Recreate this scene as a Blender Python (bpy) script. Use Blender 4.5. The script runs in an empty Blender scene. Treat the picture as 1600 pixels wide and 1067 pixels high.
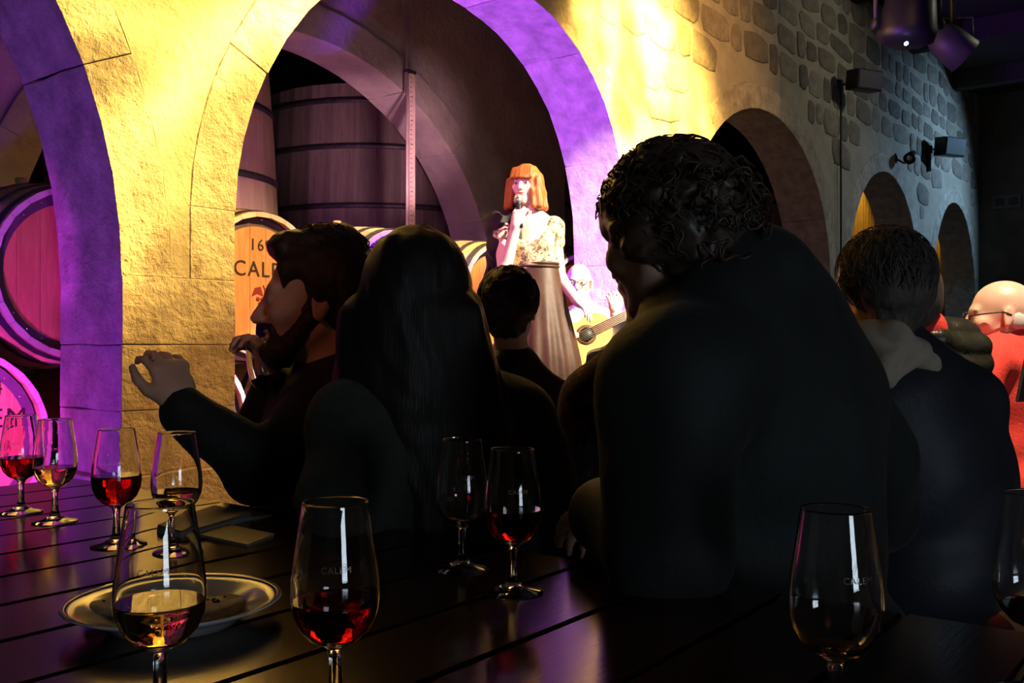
import bpy, bmesh, math, random
import numpy as np
from mathutils import Vector, Matrix

random.seed(7)
rng = np.random.RandomState(11)
SC = bpy.context.scene
COL = SC.collection

# ------------------------------------------------------------------ camera
# X runs along the arcade (away to the right), Y towards the arcade, Z up.
EYE = 1.05
F = 1500.0
AZ = math.atan2(1150.0, 1500.0)
CA, SA = math.cos(AZ), math.sin(AZ)
cam_d = bpy.data.cameras.new('camera')
cam = bpy.data.objects.new('camera', cam_d)
COL.objects.link(cam)
cam.location = (0, 0, EYE)
cam.rotation_euler = (math.pi / 2, 0, -math.atan2(CA, SA))
cam_d.sensor_width = 36.0
cam_d.lens = F / 1600 * 36.0
cam_d.shift_y = 6.5 / 1600
cam_d.clip_start = 0.02
SC.camera = cam

def W(px, py, d):
    """point seen at pixel (px,py) of the 1600x1067 frame at depth d metres"""
    r = (px - 800) / F * d
    h = (540 - py) / F * d
    return np.array((SA * r + CA * d, -CA * r + SA * d, EYE + h))

def D(r, f, up=0.0):
    v = np.array((SA * r + CA * f, -CA * r + SA * f, up))
    return v / np.linalg.norm(v)

def project(p):
    r = SA * p[0] - CA * p[1]
    f = CA * p[0] + SA * p[1]
    if f < 0.05:
        return None
    return 800 + F * r / f, 540 - F * (p[2] - EYE) / f, f

# ------------------------------------------------------------------ world, exposure
vs = SC.view_settings
vs.view_transform = 'Standard'
vs.look = 'None'
vs.exposure = 0.0
vs.gamma = 1.0
vs.use_curve_mapping = False
wd = bpy.data.worlds.new('world')
SC.world = wd
wd.use_nodes = True
wd.node_tree.nodes['Background'].inputs[0].default_value = (0.02, 0.03, 0.05, 1)
wd.node_tree.nodes['Background'].inputs[1].default_value = 0.0

# ------------------------------------------------------------------ assumed stage lights and added fills
def spot(loc, aim, color, power, angle, blend=0.5, size=0.05, name='spot_light', gobo=0.0, gobo_scale=3.0):
    l = bpy.data.lights.new(name, 'SPOT')
    l.energy = power
    l.color = color
    l.spot_size = math.radians(angle)
    l.spot_blend = blend
    l.shadow_soft_size = size
    o = bpy.data.objects.new(name, l)
    COL.objects.link(o)
    o.location = loc
    d = Vector(aim) - Vector(loc)
    o.rotation_euler = d.to_track_quat('-Z', 'Y').to_euler()
    if gobo:
        l.use_nodes = True
        nt = l.node_tree
        em = nt.nodes['Emission']
        tc = nt.nodes.new('ShaderNodeTexCoord')
        n = nt.nodes.new('ShaderNodeTexNoise')
        n.inputs['Scale'].default_value = gobo_scale
        n.inputs['Detail'].default_value = 1.0
        n.inputs['Distortion'].default_value = 1.2
        nt.links.new(tc.outputs['Normal'], n.inputs['Vector'])
        r = nt.nodes.new('ShaderNodeMapRange')
        r.inputs[1].default_value = 0.35
        r.inputs[2].default_value = 0.7
        r.inputs[3].default_value = 1.0 - gobo
        r.inputs[4].default_value = 1.0 + gobo
        nt.links.new(n.outputs['Fac'], r.inputs[0])
        nt.links.new(r.outputs[0], em.inputs['Strength'])
    return o

def Z(h):
    return EYE + h

YEL = (1.0, 0.62, 0.13)
PUR = (0.26, 0.03, 1.0)
spot((5.3, 1.7, Z(3.9)), (3.0, 4.2, Z(1.80)), YEL, 8000, 34, 0.6, 0.06, 'amber_wash', 0.6, 7.0)
spot((6.9, 1.7, Z(4.0)), (7.40, 4.2, Z(2.1)), YEL, 6000, 56, 1.0, 0.06, 'amber_wash', 0.6, 7.0)
spot((7.6, 1.0, Z(4.0)), (8.0, 4.2, Z(2.6)), (1.0, 0.50, 0.14), 420, 80, 1.0, 0.06, 'amber_wash')  # added weaker wash that softens the amber falloff on the wall
spot((5.2, 1.3, Z(3.6)), (2.8, 4.2, Z(-0.2)), (1.0, 0.48, 0.11), 950, 27, 0.8, 0.06, 'amber_pier_fill')  # added weaker spot that carries the amber down the pier
spot((3.6, 0.6, Z(2.6)), (7.25, 4.5, Z(0.9)), (1.0, 0.76, 0.72), 3600, 19, 0.8, 0.06, 'warm_jamb_fill')  # added spot on the jamb, in place of the singer spot's spill
spot((5.0, 1.2, Z(3.3)), (3.75, 4.9, Z(0.45)), (1.0, 0.60, 0.18), 1800, 20, 0.5, 0.05, 'amber_barrel_fill')  # added spot that warms the head of the barrel by the pier
spot((0.4, 4.42, Z(-0.85)), (2.5, 4.55, Z(0.7)), PUR, 115, 110, 0.6, 0.08, 'violet_uplight')
spot((3.7, 4.45, Z(-0.85)), (7.0, 4.5, Z(2.0)), PUR, 1600, 80, 0.6, 0.08, 'violet_uplight')
spot((1.2, 3.8, Z(-0.7)), (2.0, 5.0, Z(-0.45)), (0.75, 0.05, 0.85), 420, 42, 0.6, 0.08, 'magenta_uplight')
spot((1.2, 3.8, Z(-0.6)), (2.28, 5.0, Z(0.5)), (0.65, 0.03, 1.0), 130, 30, 0.6, 0.08, 'magenta_uplight')
spot((4.6, 4.3, Z(-0.8)), (3.4, 5.0, Z(-0.55)), (0.40, 0.05, 1.0), 260, 50, 0.8, 0.08, 'violet_uplight')
spot((5.2, 4.55, Z(2.3)), (5.2, 5.55, Z(0.7)), (1.0, 0.66, 0.40), 420, 88, 0.7, 0.06, 'assumed_barrel_light')  # assumed lamp in the arch, added to light the barrel tops
spot((4.4, 5.6, Z(1.35)), (7.3, 6.5, Z(2.1)), (0.55, 0.14, 0.60), 28, 110, 0.9, 0.1, 'violet_fill')
spot((4.6, 6.25, Z(0.2)), (6.6, 8.0, Z(2.0)), (0.55, 0.10, 0.60), 95, 130, 0.8, 0.1, 'violet_fill')
spot((6.0, 5.2, Z(1.2)), (6.6, 6.3, Z(1.8)), (1.0, 0.50, 0.62), 130, 50, 0.8, 0.05, 'gauge_fill')  # added only to brighten the gauge, no fixture of its own
spot((4.6, -1.2, Z(3.4)), (4.62, 3.2, Z(0.35)), (1.0, 0.84, 0.60), 7500, 20, 0.5, 0.05, 'singer_spot')
spot((1.5, 2.6, Z(2.0)), (4.3, 3.1, Z(0.5)), (0.9, 0.12, 0.6), 220, 30, 0.5, 0.05, 'magenta_side_spot')
spot((5.2, 3.7, Z(3.4)), (0.75, 0.8, Z(-0.28)), (1.0, 0.40, 0.10), 14, 28, 0.8, 0.06, 'assumed_back_light')  # assumed light behind the stage, added for a warm spill on the table
spot((2.6, -0.3, Z(3.6)), (3.62, 0.72, Z(-0.05)), (1.0, 0.75, 0.5), 1500, 26, 0.4, 0.05, 'audience_spot')
spot((19.2, 0.3, Z(4.3)), (17.3, 4.2, Z(1.9)), (0.34, 0.62, 1.0), 800, 85, 1.0, 0.1, 'cool_wash')
spot((12.6, 0.2, Z(4.5)), (11.3, 4.2, Z(2.2)), (0.9, 0.88, 0.7), 110, 100, 1.0, 0.1, 'wall_fill')  # added neutral fill for the dim stretch of stone wall
spot((-1.2, 0.9, Z(1.3)), (1.25, 1.5, Z(0.05)), (1.0, 0.28, 0.14), 20, 12, 0.6, 0.1, 'red_face_fill')  # added narrow fill that warms the bearded man's face

# ------------------------------------------------------------------ materials
MATS = {}
def mat(name, color=(0.5, 0.5, 0.5), rough=0.6, metal=0.0, color2=None, scale=8.0, detail=4.0, bump=0.0, bscale=None,
        stretch=(1, 1, 1), coord='Object', trans=0.0, ior=1.45, emit=None, estr=0.0, spec=0.5, rand=0.0, contrast=(0.35, 0.65),
        coat=0.0, sheen=0.0, kind='noise', sss=0.0):
    m = bpy.data.materials.new(name)
    m.use_nodes = True
    nt = m.node_tree
    b = nt.nodes['Principled BSDF']
    b.inputs['Base Color'].default_value = (*color, 1)
    b.inputs['Roughness'].default_value = rough
    b.inputs['Metallic'].default_value = metal
    b.inputs['Specular IOR Level'].default_value = spec
    b.inputs['Transmission Weight'].default_value = trans
    b.inputs['IOR'].default_value = ior
    if coat:
        b.inputs['Coat Weight'].default_value = coat
        b.inputs['Coat Roughness'].default_value = 0.12
    if sheen:
        b.inputs['Sheen Weight'].default_value = sheen
        b.inputs['Sheen Roughness'].default_value = 0.4
    if sss:
        b.inputs['Subsurface Weight'].default_value = sss
        b.inputs['Subsurface Radius'].default_value = (0.01, 0.004, 0.002)
    if emit:
        b.inputs['Emission Color'].default_value = (*emit, 1)
        b.inputs['Emission Strength'].default_value = estr
    if color2 is not None or bump or rand:
        tc = nt.nodes.new('ShaderNodeTexCoord')
        mp = nt.nodes.new('ShaderNodeMapping')
        mp.inputs['Scale'].default_value = stretch
        nt.links.new(tc.outputs[coord], mp.inputs[0])
    last = None
    if color2 is not None:
        if kind == 'voronoi':
            n = nt.nodes.new('ShaderNodeTexVoronoi')
            n.inputs['Scale'].default_value = scale
            out = n.outputs['Distance']
        else:
            n = nt.nodes.new('ShaderNodeTexNoise')
            n.inputs['Scale'].default_value = scale
            n.inputs['Detail'].default_value = detail
            n.inputs['Roughness'].default_value = 0.65
            out = n.outputs['Fac']
        nt.links.new(mp.outputs[0], n.inputs['Vector'])
        cr = nt.nodes.new('ShaderNodeValToRGB')
        cr.color_ramp.elements[0].position = contrast[0]
        cr.color_ramp.elements[1].position = contrast[1]
        cr.color_ramp.elements[0].color = (*color, 1)
        cr.color_ramp.elements[1].color = (*color2, 1)
        nt.links.new(out, cr.inputs[0])
        nt.links.new(cr.outputs[0], b.inputs['Base Color'])
        last = cr.outputs[0]
    if rand:
        oi = nt.nodes.new('ShaderNodeObjectInfo')
        hsv = nt.nodes.new('ShaderNodeHueSaturation')
        r = nt.nodes.new('ShaderNodeMapRange')
        r.inputs[3].default_value = 1 - rand
        r.inputs[4].default_value = 1 + rand
        nt.links.new(oi.outputs['Random'], r.inputs[0])
        nt.links.new(r.outputs[0], hsv.inputs['Value'])
        if last is not None:
            nt.links.new(last, hsv.inputs['Color'])
        else:
            hsv.inputs['Color'].default_value = (*color, 1)
        nt.links.new(hsv.outputs[0], b.inputs['Base Color'])
    if bump:
        n2 = nt.nodes.new('ShaderNodeTexNoise')
        n2.inputs['Scale'].default_value = bscale or scale * 3
        n2.inputs['Detail'].default_value = 5
        n2.inputs['Roughness'].default_value = 0.7
        nt.links.new(mp.outputs[0], n2.inputs['Vector'])
        bp = nt.nodes.new('ShaderNodeBump')
        bp.inputs['Strength'].default_value = min(1.0, bump)
        bp.inputs['Distance'].default_value = 0.03 if name in ('granite', 'mortar', 'inner_stone') else 0.02
        nt.links.new(n2.outputs['Fac'], bp.inputs['Height'])
        nt.links.new(bp.outputs[0], b.inputs['Normal'])
    MATS[name] = m
    return m

mat('granite', (0.42, 0.36, 0.29), 0.9, color2=(0.72, 0.63, 0.50), scale=7, detail=8, bump=1.0, bscale=16, rand=0.12, coord='Object')
mat('mortar', (0.44, 0.39, 0.30), 0.95, color2=(0.58, 0.51, 0.39), scale=3, bump=0.6, bscale=18, coord='Object')
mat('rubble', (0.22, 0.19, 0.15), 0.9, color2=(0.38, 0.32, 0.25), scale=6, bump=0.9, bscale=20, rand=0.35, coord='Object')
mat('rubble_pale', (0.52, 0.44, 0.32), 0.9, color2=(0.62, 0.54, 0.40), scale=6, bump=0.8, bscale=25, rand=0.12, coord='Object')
mat('dark_plaster', (0.16, 0.12, 0.09), 0.9, color2=(0.10, 0.08, 0.06), scale=2, bump=0.3)
mat('inner_stone', (0.30, 0.27, 0.26), 0.9, color2=(0.40, 0.36, 0.33), scale=3, bump=0.6, bscale=12)
mat('ceiling_board', (0.035, 0.03, 0.025), 0.8, color2=(0.05, 0.04, 0.03), scale=3, stretch=(1, 8, 1))
mat('floor_stone', (0.10, 0.09, 0.08), 0.7, color2=(0.15, 0.13, 0.11), scale=4, bump=0.3, rand=0.2)
mat('table_wood', (0.030, 0.010, 0.006), 0.15, spec=0.35, color2=(0.055, 0.018, 0.009), scale=6, stretch=(1, 14, 1), bump=0.02, bscale=14, rand=0.2)
MATS['table_wood'].node_tree.nodes['Principled BSDF'].inputs['Specular Tint'].default_value = (1.0, 0.72, 0.55, 1)
mat('bench_wood', (0.06, 0.035, 0.02), 0.5, color2=(0.09, 0.05, 0.03), scale=6, stretch=(12, 1, 1))
mat('stage_wood', (0.05, 0.04, 0.035), 0.6, color2=(0.08, 0.06, 0.05), scale=6, stretch=(1, 12, 1))
mat('oak_stave', (0.42, 0.27, 0.14), 0.6, color2=(0.56, 0.38, 0.21), scale=5, stretch=(8, 1, 8), bump=0.3, bscale=12, rand=0.18)
mat('oak_end', (0.62, 0.52, 0.50), 0.7, color2=(0.72, 0.62, 0.60), scale=10, rand=0.1)
mat('oak_head', (0.70, 0.26, 0.12), 0.55, color2=(0.84, 0.38, 0.17), scale=5, stretch=(9, 1, 1), bump=0.2, bscale=10, rand=0.10)
mat('black_iron', (0.05, 0.05, 0.06), 0.5, 0.6, color2=(0.09, 0.08, 0.09), scale=20)
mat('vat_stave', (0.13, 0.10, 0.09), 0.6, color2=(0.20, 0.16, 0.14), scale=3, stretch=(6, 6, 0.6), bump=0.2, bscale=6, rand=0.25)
mat('vat_lit', (0.42, 0.30, 0.22), 0.6, color2=(0.52, 0.38, 0.28), scale=3, stretch=(6, 6, 0.6), bump=0.2, bscale=6, rand=0.15)  # lighter copy of the vat wood, the light on it put into the colour
mat('cork', (0.62, 0.45, 0.28), 0.8, color2=(0.5, 0.35, 0.2), scale=40)
mat('black_paint', (0.02, 0.015, 0.015), 0.6)
mat('dark_red_paint', (0.25, 0.02, 0.03), 0.6)
mat('gauge_board', (0.75, 0.62, 0.55), 0.6, color2=(0.66, 0.52, 0.46), scale=8)
mat('steel', (0.7, 0.7, 0.72), 0.25, 1.0)
mat('glass', (1, 1, 1), 0.0, trans=1.0, ior=1.46)
mat('red_wine', (0.36, 0.005, 0.008), 0.0, trans=1.0, ior=1.34)
mat('white_wine', (0.95, 0.66, 0.22), 0.0, trans=1.0, ior=1.34)
mat('etched', (0.75, 0.78, 0.8), 0.45, trans=0.96)
mat('porcelain', (0.62, 0.62, 0.62), 0.15, coat=0.5)
mat('plate_band', (0.10, 0.12, 0.22), 0.2)
mat('cracker', (0.92, 0.74, 0.48), 0.8, color2=(0.84, 0.62, 0.38), scale=30, bump=0.6, bscale=60)
mat('seed', (0.08, 0.05, 0.03), 0.7)
mat('leaflet', (0.10, 0.09, 0.08), 0.5, color2=(0.13, 0.11, 0.1), scale=5)
mat('paper', (0.20, 0.19, 0.17), 0.5)
mat('skin', (0.62, 0.38, 0.27), 0.5, color2=(0.68, 0.43, 0.31), scale=20, sss=0.15, bump=0.05, bscale=120)
mat('pale_skin', (0.78, 0.56, 0.46), 0.45, color2=(0.82, 0.60, 0.50), scale=20, sss=0.15)
mat('pink_skin', (0.74, 0.45, 0.34), 0.4, color2=(0.80, 0.52, 0.40), scale=20, sss=0.15)
mat('black_jacket', (0.010, 0.011, 0.012), 0.75, color2=(0.016, 0.017, 0.018), scale=30, bump=0.25, bscale=14, sheen=0.1)
mat('soft_shell', (0.012, 0.016, 0.016), 0.7, color2=(0.017, 0.022, 0.022), scale=10, bump=0.25, bscale=9, sheen=0.15)
mat('olive_coat', (0.026, 0.034, 0.024), 0.85, color2=(0.036, 0.045, 0.033), scale=60, bump=0.3, bscale=90, sheen=0.2)
mat('navy_jacket', (0.020, 0.024, 0.036), 0.55, color2=(0.027, 0.031, 0.045), scale=8, bump=0.25, bscale=8)
mat('beige_hood', (0.42, 0.36, 0.27), 0.8, color2=(0.50, 0.43, 0.33), scale=12, bump=0.3, bscale=20)
mat('puffer', (0.016, 0.017, 0.013), 0.30, color2=(0.022, 0.022, 0.016), scale=8, bump=0.4, bscale=9)
mat('red_wool', (0.72, 0.045, 0.035), 0.85, color2=(0.80, 0.06, 0.045), scale=50, bump=0.3, bscale=80)
mat('flower_print', (0.02, 0.014, 0.018), 0.8, color2=(0.12, 0.03, 0.05), scale=18, contrast=(0.5, 0.6))
mat('dark_cloth', (0.016, 0.015, 0.015), 0.85, color2=(0.022, 0.02, 0.02), scale=20)
mat('white_shirt', (0.80, 0.78, 0.80), 0.8, color2=(0.86, 0.84, 0.86), scale=20)
mat('beige_trousers', (0.62, 0.48, 0.38), 0.8, color2=(0.68, 0.54, 0.44), scale=20)
mat('black_leather', (0.015, 0.014, 0.014), 0.4)
mat('black_satin', (0.035, 0.015, 0.009), 0.5, spec=0.25, color2=(0.055, 0.026, 0.016), scale=10, bump=0.1, bscale=10)
mat('black_shawl', (0.012, 0.010, 0.010), 0.8)
mat('lace', (0.10, 0.07, 0.03), 0.6, color2=(0.75, 0.62, 0.36), scale=45, contrast=(0.40, 0.55), bump=0.4, bscale=80)
mat('red_hair', (0.22, 0.055, 0.012), 0.4, color2=(0.40, 0.12, 0.022), scale=30, stretch=(6, 6, 0.4), bump=0.3, bscale=60)
mat('brown_hair', (0.020, 0.011, 0.008), 0.45, color2=(0.035, 0.019, 0.012), scale=40, stretch=(4, 4, 0.6), bump=0.3, bscale=60)
mat('black_hair', (0.008, 0.006, 0.005), 0.5, color2=(0.015, 0.010, 0.008), scale=40, stretch=(4, 4, 0.3), bump=0.3, bscale=60)
mat('curly_hair', (0.04, 0.025, 0.018), 0.42, color2=(0.10, 0.065, 0.045), scale=40)
mat('grey_hair', (0.07, 0.055, 0.05), 0.45, color2=(0.15, 0.13, 0.12), scale=30, stretch=(5, 5, 0.8), bump=0.3, bscale=60)
mat('white_hair', (0.55, 0.52, 0.50), 0.6)
mat('eye_white', (0.5, 0.46, 0.44), 0.15)
mat('iris', (0.03, 0.018, 0.012), 0.1)
mat('lip', (0.52, 0.12, 0.11), 0.4)
mat('black_plastic', (0.012, 0.012, 0.014), 0.45)
mat('grey_plastic', (0.04, 0.04, 0.042), 0.5)
mat('mic_mesh', (0.55, 0.53, 0.50), 0.35, 0.8, color2=(0.3, 0.3, 0.3), scale=200)
mat('spruce', (0.80, 0.42, 0.10), 0.3, color2=(0.86, 0.50, 0.15), scale=4, stretch=(20, 1, 1), coat=0.3)
mat('rosewood', (0.10, 0.045, 0.025), 0.4, color2=(0.14, 0.06, 0.03), scale=6, stretch=(12, 1, 1))
mat('string', (0.85, 0.80, 0.65), 0.4, 0.5)
mat('chair_paint', (0.55, 0.16, 0.05), 0.5)
mat('blue_led', (0.1, 0.2, 1.0), 0.3, emit=(0.25, 0.35, 1.0), estr=25)
mat('assumed_window_glow', (1, 1, 1), 0.3, emit=(0.72, 0.86, 1.0), estr=10)  # glow put in for the assumed window behind the viewer
mat('cable', (0.02, 0.02, 0.02), 0.6)
mat('sign_panel', (0.14, 0.13, 0.12), 0.6)
mat('rubber', (0.02, 0.02, 0.02), 0.8)

# ------------------------------------------------------------------ object helpers
def link_mesh(name, me, m=None, parent=None, origin=None):
    o = bpy.data.objects.new(name, me)
    COL.objects.link(o)
    if m is not None and len(me.materials) == 0:
        me.materials.append(MATS[m] if isinstance(m, str) else m)
    if parent is not None:
        o.parent = parent
    return o

def tag(o, label=None, cat=None, group=None, kind=None):
    if label: o['label'] = label
    if cat: o['category'] = cat
    if group: o['group'] = group
    if kind: o['kind'] = kind
    return o

def empty(name, loc=(0, 0, 0), rz=0.0):
    o = bpy.data.objects.new(name, None)
    COL.objects.link(o)
    o.location = loc
    o.rotation_euler = (0, 0, rz)
    o.empty_display_size = 0.1
    return o

def pymesh(name, verts, faces, smooth=False):
    me = bpy.data.meshes.new(name)
    me.from_pydata([tuple(v) for v in verts], [], [tuple(f) for f in faces])
    me.update()
    if smooth:
        me.polygons.foreach_set('use_smooth', [True] * len(me.polygons))
    return me

class MB:
    """collects simple shapes into one mesh"""
    def __init__(self):
        self.v, self.f, self.sm = [], [], []
    def add(self, v, f, smooth=False):
        b = len(self.v)
        self.v += [tuple(x) for x in v]
        self.f += [tuple(i + b for i in q) for q in f]
        self.sm += [smooth] * len(f)
        return self
    def box(self, lo, hi, bev=0.0, M=None):
        x0, y0, z0 = lo; x1, y1, z1 = hi
        if bev <= 0:
            v = [(x0,y0,z0),(x1,y0,z0),(x1,y1,z0),(x0,y1,z0),(x0,y0,z1),(x1,y0,z1),(x1,y1,z1),(x0,y1,z1)]
            f = [(3,2,1,0),(4,5,6,7),(0,1,5,4),(1,2,6,5),(2,3,7,6),(3,0,4,7)]
        else:
            bm = bmesh.new()
            bmesh.ops.create_cube(bm, size=1)
            for q in bm.verts:
                q.co = ((x0+x1)/2 + q.co.x*(x1-x0), (y0+y1)/2 + q.co.y*(y1-y0), (z0+z1)/2 + q.co.z*(z1-z0))
            bmesh.ops.bevel(bm, geom=bm.edges[:], offset=bev, segments=1, affect='EDGES')
            bm.verts.index_update()
            v = [tuple(q.co) for q in bm.verts]
            f = [tuple(q.index for q in fc.verts) for fc in bm.faces]
            bm.free()
        if M is not None:
            v = [tuple(M @ Vector(q)) for q in v]
        return self.add(v, f)
    def lathe(self, prof, seg=24, c=(0, 0, 0), M=None, close=False):
        n = len(prof)
        v, f = [], []
        for i in range(seg):
            a = 2 * math.pi * i / seg
            for r, z in prof:
                v.append((c[0] + r * math.cos(a), c[1] + r * math.sin(a), c[2] + z))
        for i in range(seg):
            j = (i + 1) % seg
            for k in range(n - 1):
                f.append((i*n+k, j*n+k, j*n+k+1, i*n+k+1))
            if close:
                f.append((i*n+n-1, j*n+n-1, j*n, i*n))
        if M is not None:
            v = [tuple(M @ Vector(q)) for q in v]
        return self.add(v, f, True)
    def tube(self, pts, r, seg=8, cap=True):
        pts = [Vector(p) for p in pts]
        rs = r if hasattr(r, '__len__') else [r] * len(pts)
        v, f = [], []
        up = None
        for i, p in enumerate(pts):
            t = (pts[min(i+1, len(pts)-1)] - pts[max(i-1, 0)])
            if t.length < 1e-9: t = Vector((0, 0, 1))
            t.normalize()
            if up is None:
                up = t.orthogonal().normalized()
            else:
                up = (up - t * up.dot(t))
                if up.length < 1e-6: up = t.orthogonal()
                up.normalize()
            w = t.cross(up)
            for k in range(seg):
                a = 2 * math.pi * k / seg
                v.append(tuple(p + (up * math.cos(a) + w * math.sin(a)) * rs[i]))
        for i in range(len(pts) - 1):
            for k in range(seg):
                f.append((i*seg+k, i*seg+(k+1) % seg, (i+1)*seg+(k+1) % seg, (i+1)*seg+k))
        if cap:
            f.append(tuple(range(seg))[::-1])
            f.append(tuple(range((len(pts)-1)*seg, len(pts)*seg)))
        return self.add(v, f, True)
    def prism(self, poly, y0, y1, M=None):
        """poly in XZ, extruded along Y"""
        n = len(poly)
        v = [(x, y0, z) for x, z in poly] + [(x, y1, z) for x, z in poly]
        f = [tuple(range(n)), tuple(range(n, 2*n))[::-1]] + [(i, i+n, (i+1) % n + n, (i+1) % n) for i in range(n)]
        if M is not None:
            v = [tuple(M @ Vector(q)) for q in v]
        return self.add(v, f)
    def mesh(self, name):
        me = bpy.data.meshes.new(name)
        me.from_pydata(self.v, [], self.f)
        me.update()
        me.polygons.foreach_set('use_smooth', self.sm)
        return me
    def build(self, name, m, parent=None, off=None):
        if off is not None:
            self.v = [(a[0]-off[0], a[1]-off[1], a[2]-off[2]) for a in self.v]
        return link_mesh(name, self.mesh(name), m, parent)

def axes_matrix(loc, x, y, z):
    M = Matrix.Identity(4)
    for i in range(3):
        M[i][0], M[i][1], M[i][2], M[i][3] = x[i], y[i], z[i], loc[i]
    return M

def copy_tree(o, parent=None):
    c = o.copy()
    COL.objects.link(c)
    c.parent = parent
    for ch in list(o.children):
        copy_tree(ch, c)
    return c

def text_mesh(txt, size, thick=0.0):
    cu = bpy.data.curves.new('lettering', 'FONT')
    cu.body = txt
    cu.size = size
    cu.align_x = 'CENTER'
    cu.align_y = 'CENTER'
    cu.extrude = thick
    cu.space_character = 1.15
    cu.resolution_u = 3
    o = bpy.data.objects.new('lettering_source', cu)
    COL.objects.link(o)
    dg = bpy.context.evaluated_depsgraph_get()
    me = bpy.data.meshes.new_from_object(o.evaluated_get(dg))
    bpy.data.objects.remove(o)
    bpy.data.curves.remove(cu)
    return me
# ------------------------------------------------------------------ the arcade wall
YF, YB = 4.2, 4.765          # front and back of the arcade
RING = 0.27                  # depth of the arch ring
TOP = Z(4.9)
XEND = 20.55
# left, right, spring, apex (heights above the eye), exponent left, exponent right
ARCHES = [(-1.54, 2.46, 0.30, 2.60, 2.0, 2.0),
          (3.10, 7.12, 0.70, 2.62, 1.85, 2.35),
          (8.10, 12.13, 0.65, 2.58, 2.0, 2.1),
          (12.76, 16.30, 0.60, 2.54, 2.0, 2.1),
          (17.05, 20.30, 0.60, 2.58, 2.0, 2.1)]

def arch_pt(A, t, off=0.0):
    """t in 0..pi from left spring over the apex to the right spring"""
    c, R = (A[0] + A[1]) / 2, (A[1] - A[0]) / 2
    e = A[4] if t < math.pi / 2 else A[5]
    ct, st = math.cos(t), math.sin(t)
    x = -math.copysign(abs(ct) ** (2 / e), ct)
    y = max(st, 0.0) ** (2 / e)
    return c + x * (R + off), A[2] + y * (A[3] - A[2] + off)

def arch_open(A, s, off=0.0):
    """height of the opening at s, None outside it"""
    c, R = (A[0] + A[1]) / 2, (A[1] - A[0]) / 2 + off
    u = abs(s - c) / R
    if u >= 1: return None
    e = A[4] if s < c else A[5]
    return A[2] + (A[3] - A[2] + off) * (1 - u ** e) ** (1 / e)

def wall_with_arches(name, arches, x0, x1, yf, yb, top, off, m):
    xs = set(np.round(np.arange(x0, x1, 0.16), 4).tolist() + [x0, x1])
    ends = []
    for A in arches:
        L, R = A[0] - off, A[1] + off
        for k in range(33):
            xs.add(round((L + R) / 2 - (R - L) / 2 * math.cos(math.pi * k / 32), 4))
        ends.append((round(L, 4), round(R, 4)))
    xs = sorted(x for x in xs if x0 <= x <= x1)
    v, f = [], []
    def col(x, b):
        i = len(v)
        v.extend([(x, yf, b), (x, yf, top), (x, yb, b), (x, yb, top)])
        return i
    for a, b in zip(xs[:-1], xs[1:]):
        if b - a < 1e-4: continue
        mid = (a + b) / 2
        A = next((A for A in arches if A[0] - off < mid < A[1] + off), None)
        if A is None:
            ha = hb = 0.0
        else:
            ha = arch_open(A, a, off); hb = arch_open(A, b, off)
            ha = Z(A[2]) if ha is None else Z(ha)
            hb = Z(A[2]) if hb is None else Z(hb)
        i, j = col(a, ha), col(b, hb)
        f += [(i, j, j+1, i+1), (j+2, i+2, i+3, j+3), (i+1, j+1, j+3, i+3), (i+2, j+2, j, i)]
    for A, (L, R) in zip(arches, ends):
        for x, flip in ((L, 0), (R, 1)):
            if not (x0 < x < x1): continue
            i = len(v)
            v.extend([(x, yf, 0), (x, yb, 0), (x, yb, Z(A[2])), (x, yf, Z(A[2]))])
            f.append((i, i+1, i+2, i+3) if flip else (i+3, i+2, i+1, i))
    o = link_mesh(name, pymesh(name, v, f), m)
    return tag(o, kind='structure')

wall_l = wall_with_arches('wall_left', ARCHES, -6.0, XEND, YF + 0.002, YB - 0.004, TOP, RING, 'mortar')

def block_from_loop(name, loop, yf, yb, parent, m='granite', jit=0.005, gap=0.0015, bev=0.004, sub=3):
    """a dressed stone: closed outline in the wall plane, pushed through its thickness"""
    cx = sum(p[0] for p in loop) / len(loop); cz = sum(p[1] for p in loop) / len(loop)
    pts = []
    for x, z in loop:
        d = math.hypot(x - cx, z - cz) or 1
        k = max(0.0, 1 - gap / d * 1.4)
        pts.append((cx + (x - cx) * k + random.uniform(-jit, jit) * 0.6, cz + (z - cz) * k + random.uniform(-jit, jit) * 0.6))
    n = len(pts)
    ys = [yf + (yb - yf) * k / sub for k in range(sub + 1)]
    v, f = [], []
    for k, y in enumerate(ys):
        for (x, z) in pts:
            j = 0 if k in (0, sub) else 1
            v.append((x + random.uniform(-jit, jit) * j, y + (random.uniform(-jit, jit) * 0.5), z + random.uniform(-jit, jit) * j))
    for k in range(sub):
        for i in range(n):
            f.append((k*n+i, k*n+(i+1) % n, (k+1)*n+(i+1) % n, (k+1)*n+i))
    f.append(tuple(range(n))[::-1])
    f.append(tuple(range(sub*n, (sub+1)*n)))
    me = pymesh(name, v, f)
    bm = bmesh.new(); bm.from_mesh(me)
    bmesh.ops.recalc_face_normals(bm, faces=bm.faces)
    es = [e for e in bm.edges if e.calc_face_angle(0) > 0.6]
    bmesh.ops.bevel(bm, geom=es, offset=bev, segments=1, affect='EDGES', clamp_overlap=True)
    bm.to_mesh(me); bm.free()
    return link_mesh(name, me, m, parent)

def rect_loop(x0, x1, z0, z1, nx=3, nz=3):
    L = [(x0 + (x1 - x0) * i / nx, z0) for i in range(nx)]
    L += [(x1, z0 + (z1 - z0) * i / nz) for i in range(nz)]
    L += [(x1 - (x1 - x0) * i / nx, z1) for i in range(nx)]
    L += [(x0, z1 - (z1 - z0) * i / nz) for i in range(nz)]
    return L

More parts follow.
